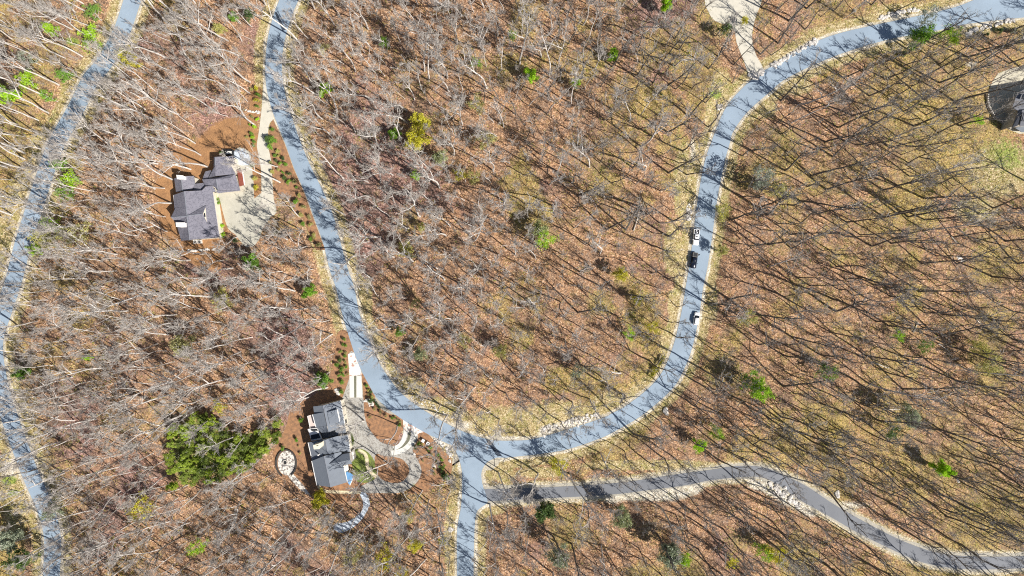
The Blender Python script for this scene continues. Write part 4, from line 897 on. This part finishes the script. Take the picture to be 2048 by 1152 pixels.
leafy = [(1062, 152, 15, LIME, 0), (653, 180, 14, LIME, 0), (787, 268, 12, GRN, 0), (850, 240, 20, YEL, 1), (835, 275, 22, YEL, 2), (822, 290, 14, YEL, 2), (770, 85, 11, GRN, 2), (1325, 10, 14, LIME, 1), (1232, 113, 13, LIME, 1), (1150, 170, 11, LIME, 2), (828, 355, 11, LIME, 1), (880, 318, 18, GRY, 2),
         (1078, 462, 20, GRY, 2), (1102, 480, 20, LIME, 3), (1240, 550, 15, YEL, 2), (1275, 597, 12, YEL, 2), (1512, 780, 24, LIME, 2), (1508, 762, 18, GRN, 3), (1645, 745, 17, GRN, 3), (1638, 725, 10, GRN, 3), (1885, 937, 17, LIME, 0), (1430, 857, 14, LIME, 3), (1400, 890, 16, LIME, 2), (618, 583, 15, GRN, 0), (505, 527, 16, GRN, 0), (65, 500, 12, LIME, 0),
         (640, 995, 16, YEL, 0), (628, 1010, 12, YEL, 1), (12, 188, 20, LIME, 0), (165, 78, 22, LIME, 3), (265, 125, 18, YEL, 3), (105, 60, 12, LIME, 2), (178, 25, 16, GRN, 3), (470, 38, 10, GRN, 1), (1325, 345, 0, LIME, 0), (370, 690, 24, OLI, 2), (435, 610, 22, OLI, 3), (50, 750, 14, GRN, 1), (178, 715, 7, LIME, 0), (120, 330, 12, GRN, 2), (140, 350, 16, LIME, 3), (135, 380, 15, GRN, 3),
         (90, 475, 20, OLI, 2), (105, 455, 16, LIME, 3), (160, 460, 22, OLI, 3), (1865, 40, 18, GRY, 3), (1845, 72, 20, GRN, 2), (1905, 60, 18, LIME, 3), (1535, 350, 24, GRY, 3), (1550, 372, 20, OLI, 3), (1455, 415, 18, OLI, 3), (1445, 500, 13, OLI, 2), (1505, 640, 20, OLI, 3), (1090, 1015, 22, DRK, 1), (1245, 1035, 22, GRY, 2), (1235, 1018, 12, DRK, 3),
         (1350, 1115, 24, GRY, 1), (1370, 1120, 15, LIME, 2), (1120, 1110, 24, GRY, 2), (1450, 60, 14, DRK, 2), (645, 762, 16, GRN, 0), (125, 150, 14, GRN, 2), (20, 1090, 24, GRY, 1), (45, 1115, 22, DRK, 2), (110, 1020, 18, GRY, 2), (545, 405, 0, GRY, 1), (440, 60, 12, OLI, 2), (500, 30, 12, DRK, 2), (640, 350, 0, GRN, 1), (955, 350, 14, OLI, 3),
         (915, 345, 14, YEL, 3), (845, 455, 10, OLI, 2), (815, 500, 18, OLI, 2), (800, 665, 11, GRN, 2), (825, 610, 12, OLI, 3), (930, 690, 16, OLI, 3), (840, 710, 16, GRY, 2), (1000, 700, 16, OLI, 2), (280, 1005, 22, YEL, 3), (405, 1090, 16, LIME, 3), (440, 820, 14, YEL, 3), (30, 480, 0, GRN, 2), (1310, 660, 14, YEL, 3), (1260, 660, 13, LIME, 3), (1165, 740, 16, GRY, 3),
         (810, 1030, 14, YEL, 3), (770, 1105, 20, YEL, 3), (830, 1090, 16, YEL, 2), (885, 1080, 10, YEL, 2), (800, 1140, 16, YEL, 3), (715, 1110, 18, OLI, 3), (620, 250, 0, OLI, 2), (640, 95, 12, OLI, 3), (950, 120, 12, GRN, 3), (955, 200, 18, OLI, 3), (1120, 945, 20, YEL, 3), (960, 275, 20, OLI, 3), (1030, 70, 10, GRN, 3), (1490, 40, 8, YEL, 2), (1955, 690, 18, OLI, 3),
         (1800, 665, 12, LIME, 3), (1850, 700, 14, GRN, 3), (2000, 740, 24, OLI, 3), (1810, 830, 22, GRY, 2), (1790, 860, 16, DRK, 3), (1560, 1125, 22, YEL, 3), (1520, 1095, 16, LIME, 3), (1470, 1120, 14, YEL, 3), (1950, 235, 12, LIME, 3), (1880, 880, 0, DRK, 3), (535, 350, 0, GRN, 1), (95, 195, 12, GRN, 3), (45, 165, 18, LIME, 3), (60, 120, 14, GRY, 3), (700, 1000, 0, YEL, 3)]
def shades(x, y):                           # would a tree here throw its crown shadow over a vehicle or the lower house?
    for a, b, ln, w in ((1390, 475, 30, 3.6), (1387, 521, 30, 3.6), (1391, 637, 30, 4.0), (660, 850, 26, 7), (665, 940, 26, 6), (390, 440, 16, 6)):
        q = P(a, b); dx, dy = x - q.x, y - q.y; t = dx * SUN_H.x + dy * SUN_H.y; s_ = abs(-dx * SUN_H.y + dy * SUN_H.x)
        if -3 < t < ln and s_ < w: return True
    return False
trees = []
occ = {}
def near(x, y, d):
    ci, cj = int(x // 8), int(y // 8); n = int(d // 8) + 1
    for i in range(ci - n, ci + n + 1):
        for j in range(cj - n, cj + n + 1):
            for (a, b) in occ.get((i, j), ()):
                if (a - x) ** 2 + (b - y) ** 2 < d * d: return True
    return False
def put(x, y): occ.setdefault((int(x // 8), int(y // 8)), []).append((x, y))
def pick(px, big=False):
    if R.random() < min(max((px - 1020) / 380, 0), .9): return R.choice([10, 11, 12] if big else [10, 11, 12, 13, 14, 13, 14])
    return R.choice([0, 1, 2, 5, 7, 9, 3]) if big else R.choice([0, 1, 2, 3, 4, 5, 6, 7, 8, 9, 13, 14])
for p in manual:
    q = P(*p)
    if near(q.x, q.y, 1.5) or (shades(q.x, q.y) and p[0] > 1380): continue
    put(q.x, q.y); trees.append([q.x, q.y, pick(p[0], True), R.uniform(.9, 1.08), True])
thick = [(345, 850), (400, 828), (475, 866), (560, 842), (548, 890), (490, 940), (430, 962), (350, 972), (338, 925)]
for _ in range(52000):
    x, y = R.uniform(-215, 215), R.uniform(-135, 135); px, py = x / S + 1024, 576 - y / S
    if at(block, x, y) or at(mulch, x, y) > .4 or shades(x, y): continue
    vg = at(verge, x, y)
    if vg > .5 and R.random() < (.93 if px > 250 or (180 < py < 560 and px < (180 - (py - 160) * .42)) else .6): continue
    if inpoly(thick, np.array([px]), np.array([py]))[0]: continue
    dmin = 3.8 if px < 560 else (4.0 if px < 1000 else 4.7)
    if 1000 < px < 1420 and 250 < py < 600: dmin = 4.8
    if px > 1500 and py > 300: dmin = 4.8
    dmin *= 0.8 + .55 * R.random()
    if near(x, y, dmin): continue
    if any(r and ((px - a) ** 2 + (py - b) ** 2) < (r * (1.25 if k_ < 3 else .8)) ** 2 for a, b, r, c_, k_ in leafy): continue
    put(x, y); trees.append([x, y, pick(px), R.uniform(.5, 1.05) if R.random() < .75 else R.uniform(.4, .6), False])
def inview(x, y): return abs(x) < 186 and abs(y) < 106
def showing(t):
    h = specs[t[2]][0] * t[3]; return (h * (math.hypot(t[0], t[1]) / 180 * 1.0 + .35)) * (1.35 if t[4] else 1) if inview(t[0] * .93, t[1] * .93) and inview(t[0], t[1]) else 0
trees.sort(key=showing, reverse=True)
TONES = {}
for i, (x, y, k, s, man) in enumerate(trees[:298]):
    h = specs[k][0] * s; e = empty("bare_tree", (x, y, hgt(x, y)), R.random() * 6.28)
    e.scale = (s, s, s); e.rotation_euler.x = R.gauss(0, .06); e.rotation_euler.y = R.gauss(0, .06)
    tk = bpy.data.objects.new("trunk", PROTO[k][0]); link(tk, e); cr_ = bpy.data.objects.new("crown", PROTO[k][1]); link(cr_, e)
    tag(e, where(x, y, ("tall bare grey tree" if h > 22 else "bare grey tree")), "tree", "leafless trees of the wood")
rest = trees[298:]

def instancer(name, pts, protos, label, cat):
    """points with a prototype number, a turn and a size; geometry nodes place the shared meshes"""
    me = bpy.data.meshes.new(name); me.from_pydata([(p[0], p[1], p[2]) for p in pts], [], [])
    a = me.attributes.new("pick", 'INT', 'POINT'); a.data.foreach_set('value', [p[3] for p in pts])
    a = me.attributes.new("size", 'FLOAT', 'POINT'); a.data.foreach_set('value', [p[4] for p in pts])
    a = me.attributes.new("turn", 'FLOAT_VECTOR', 'POINT'); a.data.foreach_set('vector', np.array([p[5] for p in pts], np.float32).ravel())
    o = link(bpy.data.objects.new(name, me)); g = bpy.data.node_groups.new(name, 'GeometryNodeTree')
    g.interface.new_socket("Geometry", in_out='INPUT', socket_type='NodeSocketGeometry'); g.interface.new_socket("Geometry", in_out='OUTPUT', socket_type='NodeSocketGeometry')
    gi = g.nodes.new('NodeGroupInput'); go = g.nodes.new('NodeGroupOutput'); J = g.nodes.new('GeometryNodeJoinGeometry')
    def attr(nm, ty):
        n = g.nodes.new('GeometryNodeInputNamedAttribute'); n.data_type = ty; n.inputs[0].default_value = nm; return [s for s in n.outputs if s.enabled and s.name == 'Attribute'][0]
    ai, asz, at_ = attr("pick", 'INT'), attr("size", 'FLOAT'), attr("turn", 'FLOAT_VECTOR')
    e2r = g.nodes.new('FunctionNodeEulerToRotation'); g.links.new(at_, e2r.inputs[0])
    for k, objs in enumerate(protos):
        if not any(p[3] == k for p in pts): continue
        j = g.nodes.new('GeometryNodeJoinGeometry')
        for ob in objs:
            oi = g.nodes.new('GeometryNodeObjectInfo'); oi.transform_space = 'ORIGINAL'; oi.inputs[0].default_value = ob; g.links.new(oi.outputs['Geometry'], j.inputs[0])
        cmp = g.nodes.new('FunctionNodeCompare'); cmp.data_type = 'INT'; cmp.operation = 'EQUAL'
        ins = [s for s in cmp.inputs if s.enabled]; g.links.new(ai, ins[0]); ins[1].default_value = k
        ip = g.nodes.new('GeometryNodeInstanceOnPoints'); g.links.new(gi.outputs[0], ip.inputs['Points']); g.links.new(cmp.outputs[0], ip.inputs['Selection'])
        g.links.new(j.outputs[0], ip.inputs['Instance']); g.links.new(e2r.outputs[0], ip.inputs['Rotation']); g.links.new(asz, ip.inputs['Scale'])
        g.links.new(ip.outputs[0], J.inputs[0])
    g.links.new(J.outputs[0], go.inputs[0]); md = o.modifiers.new("scatter", 'NODES'); md.node_group = g
    return tag(o, label, cat, kind='stuff')
# the shared meshes are read from the first individual tree of each kind
src = {}
for o in COL.objects:
    if o.name.startswith(("trunk", "crown")) and o.parent is not None:
        for k, (tm, cm) in enumerate(PROTO):
            if o.data is tm: src.setdefault(k, [None, None])[0] = o
            if o.data is cm: src.setdefault(k, [None, None])[1] = o
keys = sorted(src)
instancer("bare_woodland", [(x, y, hgt(x, y), keys.index(k) if k in keys else 0, s, (R.gauss(0, .07), R.gauss(0, .07), R.random() * 6.28)) for x, y, k, s, m_ in rest],
          [src[k] for k in keys], "mass of smaller leafless grey trees filling the wood", "woodland")

# ------------------------------------------------------------------ leafy trees and shrubs
def leafcloud(b, c, r, n, rr, size, squash=.8, shell=.5):
    for _ in range(n):
        d = Vector((rr.gauss(0, 1), rr.gauss(0, 1), rr.gauss(0, 1))).normalized() * r * (rr.random() ** shell); d.z *= squash
        q = c + d; a = Vector((rr.gauss(0, 1), rr.gauss(0, 1), rr.gauss(0, .6))).normalized(); u = a.orthogonal().normalized(); w = a.cross(u)
        t = rr.random() * 6.28; u, w = u * math.cos(t) + w * math.sin(t), w * math.cos(t) - u * math.sin(t); s = size * rr.uniform(.6, 1.3)
        b.add([q - u * s, q + w * s * .55, q + u * s, q - w * s * .55], [(0, 1, 2, 3)])
def leafy_proto(seed, full):
    rr = random.Random(seed); tb, cb = MB(), MB()
    pts, _ = limb(tb, Vector((0, 0, -.4)), Vector((0, 0, 1)), 6.6, .14, 6, rr, 5, .08, .02, .3)
    for i in range(11):
        q, _d = pt(pts, .35 + .055 * i); L = 2.7 * rr.uniform(.7, 1.1) * (1.1 - .05 * i)
        lp, _r = limb(tb, q, dirv(i * 2.4 + rr.random(), rr.uniform(.15, .7)), L, .055, 4, rr, 3, .16, .05, .3)
        for k in range(6):
            c, _d = pt(lp, rr.uniform(.35, 1.0)); c = c + Vector((rr.gauss(0, .3), rr.gauss(0, .3), rr.gauss(0, .3)))
            leafcloud(cb, c, rr.uniform(.45, .85), int(54 * full), rr, .155, .6)
    return tb.mesh("trunk", M['bark']), cb.mesh("crown", M['leaf'])
LEAFY = [leafy_proto(300 + i, f) for i, f in enumerate((1.9, 1.6, .75, .4))]
def leafy_tree(px, py, r, c, k, grp="leafing trees in the wood"):
    s = r * S / (2.35 if c[0] > 0 else 2.75); q = P(px, py, 4.6 * s); x, y = q.x, q.y
    e = empty("leafy_tree", (x, y, hgt(x, y)), R.random() * 6.28); e.scale = (s, s, s * R.uniform(.9, 1.2))
    for nm, me in zip(("trunk", "crown"), LEAFY[k]):
        o = bpy.data.objects.new(nm, me); j = R.uniform(.85, 1.15); o.color = (c[0] * j, c[1] * j, c[2] * R.uniform(.8, 1.3), 1); link(o, e)
    tag(e, where(x, y, CN[c]), "tree", grp)
for px, py, r, c, k in leafy:
    if r: leafy_tree(px, py, r, c, k)
rt = random.Random(5); placed = []
for _ in range(900):
    px, py = rt.uniform(330, 572), rt.uniform(820, 980)
    if not inpoly(thick, np.array([px]), np.array([py]))[0]: continue
    if any((a - px) ** 2 + (b - py) ** 2 < 14 ** 2 for a, b in placed): continue
    placed.append((px, py)); leafy_tree(px, py, rt.uniform(8, 12.5), rt.choice([THK, THK, (.20, .28, .05), GRN2]), rt.choice([1, 2, 0]), "trees of the bright green thicket")
def shrub_proto(seed, n):
    rr = random.Random(seed); b = MB()
    for i in range(7): limb(b, Vector((0, 0, -.1)), dirv(i * .9, rr.uniform(.6, 1.3)), .75, .025, 2, rr, 3, .1, .02)
    nb = len(b.f)
    for i in range(n):
        d = dirv(rr.random() * 6.28, rr.uniform(-.2, 1.5)); leafcloud(b, Vector((0, 0, .62)) + d * .62 * rr.uniform(.5, 1), .33, 34, rr, .085, .9)
    b.m = [1] * nb + [0] * (len(b.f) - nb); return b.mesh("shrub", [M['leaf'], M['bark']])
SHR = [shrub_proto(50, 26), shrub_proto(51, 20), shrub_proto(52, 15)]
sh = [(503, 179, 1, OLI), (514, 178, 1.6, YEL), (517, 190, 1.7, GRN), (514, 201, 1.7, YEL), (515, 213, 1.3, GRN), (505, 234, 1.2, OLI), (515, 239, 1.2, LIME), (509, 253, 1.3, LIME), (500, 250, .8, GRN), (503, 267, 1.3, GRN), (505, 275, 1.3, LIME), (508, 283, 1.2, GRN), (508, 291, 1.0, GRN), (494, 274, .9, OLI),
      (545, 259, 1.2, GRN), (538, 279, 2.4, DRK), (546, 281, 2.2, GRN), (541, 293, 1.8, GRN), (556, 303, 1.3, OLI), (550, 311, 1.1, GRN), (558, 312, 1.0, OLI), (567, 318, 1.5, DRK), (553, 321, 1.1, DRK), (542, 325, 1.2, OLI), (561, 327, 1.3, GRN), (557, 339, 1.1, OLI), (566, 345, 1.1, GRN), (579, 348, 1.5, DRK), (545, 344, 1.3, OLI),
      (573, 329, 1.4, GRN), (569, 356, 1.4, DRK), (578, 364, 1.6, GRN), (589, 363, 1.4, OLI), (593, 375, 1.0, GRN), (600, 392, 1.6, OLI), (608, 414, 1.7, OLI), (592, 404, 2.0, GRN), (602, 429, 1.6, OLI), (619, 434, 1.6, OLI), (607, 447, 1.5, GRN), (622, 449, 1.6, OLI), (629, 471, 1.7, OLI), (637, 490, 1.7, OLI), (622, 478, 1.3, GRN),
      (686, 677, 1.0, DRK), (690, 679, .9, GRN), (686, 689, 1.1, GRN), (691, 691, 1.0, GRN), (681, 703, 1.3, GRN), (691, 705, 1.0, OLI), (690, 712, 1.1, GRN), (680, 720, 1.5, DRK), (673, 729, 1.5, GRN), (691, 724, 1.1, OLI), (693, 734, 1.1, GRN), (684, 738, 1.5, GRN), (679, 750, 1.4, GRN), (687, 749, 1.4, GRN), (696, 748, 1, OLI), (684, 764, 1.4, GRN), (683, 783, 1.4, GRN),
      (733, 771, 1.0, GRN), (737, 780, .9, OLI), (743, 783, 1.1, DRK), (737, 788, .9, OLI), (745, 794, 1.4, OLI), (742, 801, 1.8, DRK), (754, 807, 1.5, DRK), (758, 814, 1.3, DRK), (749, 818, 1.0, OLI), (761, 824, 1.1, OLI), (772, 832, .9, OLI), (784, 836, .9, GRN), (790, 834, .8, GRN), (795, 839, .9, OLI), (801, 843, .9, OLI), (799, 850, 1.1, GRN), (740, 834, 1, OLI),
      (837, 887, 1.3, GRN), (831, 895, 1.3, DRK), (862, 894, 1.5, GRN), (856, 901, .9, GRN), (863, 909, 1.2, OLI), (877, 908, 1.2, GRN), (883, 918, 1.5, GRN), (846, 921, .8, OLI), (887, 933, 1.7, GRN), (879, 932, 1.2, GRN), (883, 942, 1.3, DRK), (869, 946, 1.2, OLI), (895, 954, 2.4, GRN), (888, 951, 2.0, DRK), (845, 889, .8, OLI), (873, 923, .7, OLI), (869, 937, .7, OLI), (855, 913, .6, OLI),
      (602, 840, 1.4, GRN), (594, 880, 1.4, GRN), (566, 897, 1.5, GRN), (600, 907, .9, OLI), (597, 892, .6, OLI), (432, 393, 1.5, LIME), (435, 400, 1.3, GRN), (437, 407, 1.3, GRN), (444, 452, 1.4, LIME), (441, 460, 1.7, GRN), (446, 470, 1.6, LIME), (512, 375, 1.5, YEL), (510, 357, 1.4, OLI), (507, 330, 1.5, GRY), (444, 306, 1.3, GRN), (552, 465, 1.6, DRK), (470, 480, 1.6, DRK),
      (705, 943, 1.6, OLI), (700, 915, 1.0, GRN), (1998, 62, 1.6, DRK), (2025, 62, 1.8, DRK), (1973, 70, 1.2, DRK), (1805, 108, 1.8, DRK), (1962, 500, 0, DRK), (755, 985, 0, OLI)]
SN = {LIME: "lime green round shrub", YEL: "yellow green round shrub", OLI: "olive green round shrub", GRN: "green round shrub", GRY: "grey green shrub", DRK: "dark green round shrub"}
for px, py, r, c in sh:
    if not r: continue
    q = P(px, py, r * .6); o = bpy.data.objects.new("shrub", R.choice(SHR)); o.location = (q.x, q.y, 0.03); o.rotation_euler.z = R.random() * 6.28
    o.scale = (r * .92, r * .92, r * 1.0); j = R.uniform(.75, 1.15); o.color = (c[0] * j, c[1] * j, c[2], 1); link(o)
    tag(o, where(q.x, q.y, SN[c]), "shrub", "planted shrubs in the mulch beds")
# clipped hedge by the grey roofed house
hb = MB(); rr = random.Random(3); hp = cr([(701, 868), (704, 874), (706, 881), (705, 888)], 4); hbase = P(704, 878)
for p in hp: leafcloud(hb, P(*p) - hbase + Vector((0, 0, .5)), .8, 150, rr, .09, .6)
o = hb.build("hedge", M['leaf']); o.location = hbase; o.color = (.14, .22, .02, 1); tag(o, "narrow bright green hedge against the east wall of the grey roofed house", "hedge")

# yellow bush by the road (1312,737) as a big low shrub group
for px, py, r in ((1305, 748, 2.0), (1312, 738, 2.2), (1320, 726, 2.0), (1325, 716, 1.6)):
    q = P(px, py, 1); o = bpy.data.objects.new("bush", R.choice(SHR)); o.location = (q.x, q.y, 0); o.scale = (r, r, r * .8); o.color = (.44, .42, .03, 1); link(o)
    tag(o, where(q.x, q.y, "yellow green bush"), "bush", "yellow bushes beside the loop road")

# ------------------------------------------------------------------ undergrowth, brush and logs
def undergrowth():
    rr = random.Random(77); b = MB(); n = 0
    while n < 15000:
        x, y = rr.uniform(-190, 190), rr.uniform(-112, 112)
        if at(clearm, x, y) or at(mulch, x, y) > .3: continue
        w = max(at(yel, x, y) * .9, at(verge, x, y) * .35, .09)
        if rr.random() > w: continue
        n += 1; z = hgt(x, y); s = rr.uniform(.4, 1.1)
        for _ in range(9):
            q = Vector((x + rr.gauss(0, s * .5), y + rr.gauss(0, s * .5), z + rr.uniform(.05, .6) * s)); a = dirv(rr.random() * 6.28, rr.uniform(.2, 1.4)); u = a.orthogonal().normalized(); w_ = a.cross(u); k = rr.uniform(.09, .2)
            b.add([q - u * k, q + w_ * k * .6, q + u * k, q - w_ * k * .6], [(0, 1, 2, 3)])
    m, n_, l, bs = ng("undergrowth_leaf"); f = noise(n_, l, .12, 5, .7)
    l.new(ramp(n_, l, f, [(.3, (.46, .36, .08)), (.48, (.36, .33, .07)), (.6, (.24, .30, .05)), (.75, (.15, .20, .05))]), bs.inputs["Base Color"])
    tag(b.build("undergrowth", m), "yellow green low undergrowth over the leaf litter", "undergrowth", kind='stuff')
undergrowth()
def brush_proto(seed):
    rr = random.Random(seed); b = MB()
    for i in range(7):
        p, _ = limb(b, Vector((rr.gauss(0, .5), rr.gauss(0, .5), -.1)), dirv(rr.random() * 6.28, rr.uniform(.8, 1.4)), rr.uniform(1.6, 4.2), .035, 4, rr, 3, .14, .03, .3)
        for k in range(7):
            q, d = pt(p, rr.uniform(.25, 1)); limb(b, q, d + dirv(rr.random() * 6.28, rr.uniform(-.1, .6)), rr.uniform(.5, 1.5), .02, 2, rr, 3, .2, .02, .5)
    return b
bp = []
for i, (x, y) in enumerate(((1270, 620), (980, 420), (300, 640))):
    q = P(x, y); me = brush_proto(400 + i).mesh("sapling", M['brush'] if i else M['twig']); o = bpy.data.objects.new("sapling", me); o.location = (q.x, q.y, hgt(q.x, q.y)); link(o)
    tag(o, where(q.x, q.y, "small bare sapling"), "sapling", "bare saplings"); bp.append([o])
pts_ = []
while len(pts_) < 3600:
    x, y = R.uniform(-215, 215), R.uniform(-135, 135)
    if at(block, x, y) or at(mulch, x, y) > .3 or (at(verge, x, y) > .4 and R.random() < .8): continue
    if x > 80 and R.random() < .45: continue
    pts_.append((x, y, hgt(x, y), R.randrange(3), R.uniform(.6, 1.5), (0, 0, R.random() * 6.28)))
instancer("brush", pts_, bp, "brown leafless brush and saplings on the forest floor", "brush")
for i, (x, y, l_, az, nm) in enumerate([(1763, 730, 5.5, -15, 0), (1885, 695, 5, -35, 0), (1780, 817, 7, 0, 0), (1950, 690, 4, 25, 0), (795, 140, 5, -15, 1), (1693, 412, 9, 20, 1), (70, 790, 0, 0, 0), (255, 785, 8, 32, 1), (1075, 946, 0, 0, 0), (1275, 436, 10, 70, 1), (1955, 645, 3, -40, 0), (1905, 480, 3, -50, 0), (285, 720, 7, 12, 1), (1830, 655, 4, 60, 0)]):
    if not l_: continue
    q = P(x, y); b = MB(); rr = random.Random(i); limb(b, Vector((-l_ / 2, 0, .15)), Vector((1, 0, .02)), l_, .2, 6, rr, 7, .05, 0, .5)
    for k in range(3): limb(b, Vector((rr.uniform(-.2, .4) * l_, 0, .2)), Vector((1, rr.choice((-1, 1)) * .8, .3)), l_ * .2, .07, 3, rr, 4, .1, 0)
    o = b.build("fallen_log", M['deadwood']); o.location = (q.x, q.y, hgt(q.x, q.y) + .05); o.rotation_euler.z = math.radians(az)
    tag(o, where(q.x, q.y, "bleached fallen log"), "log", "fallen logs")
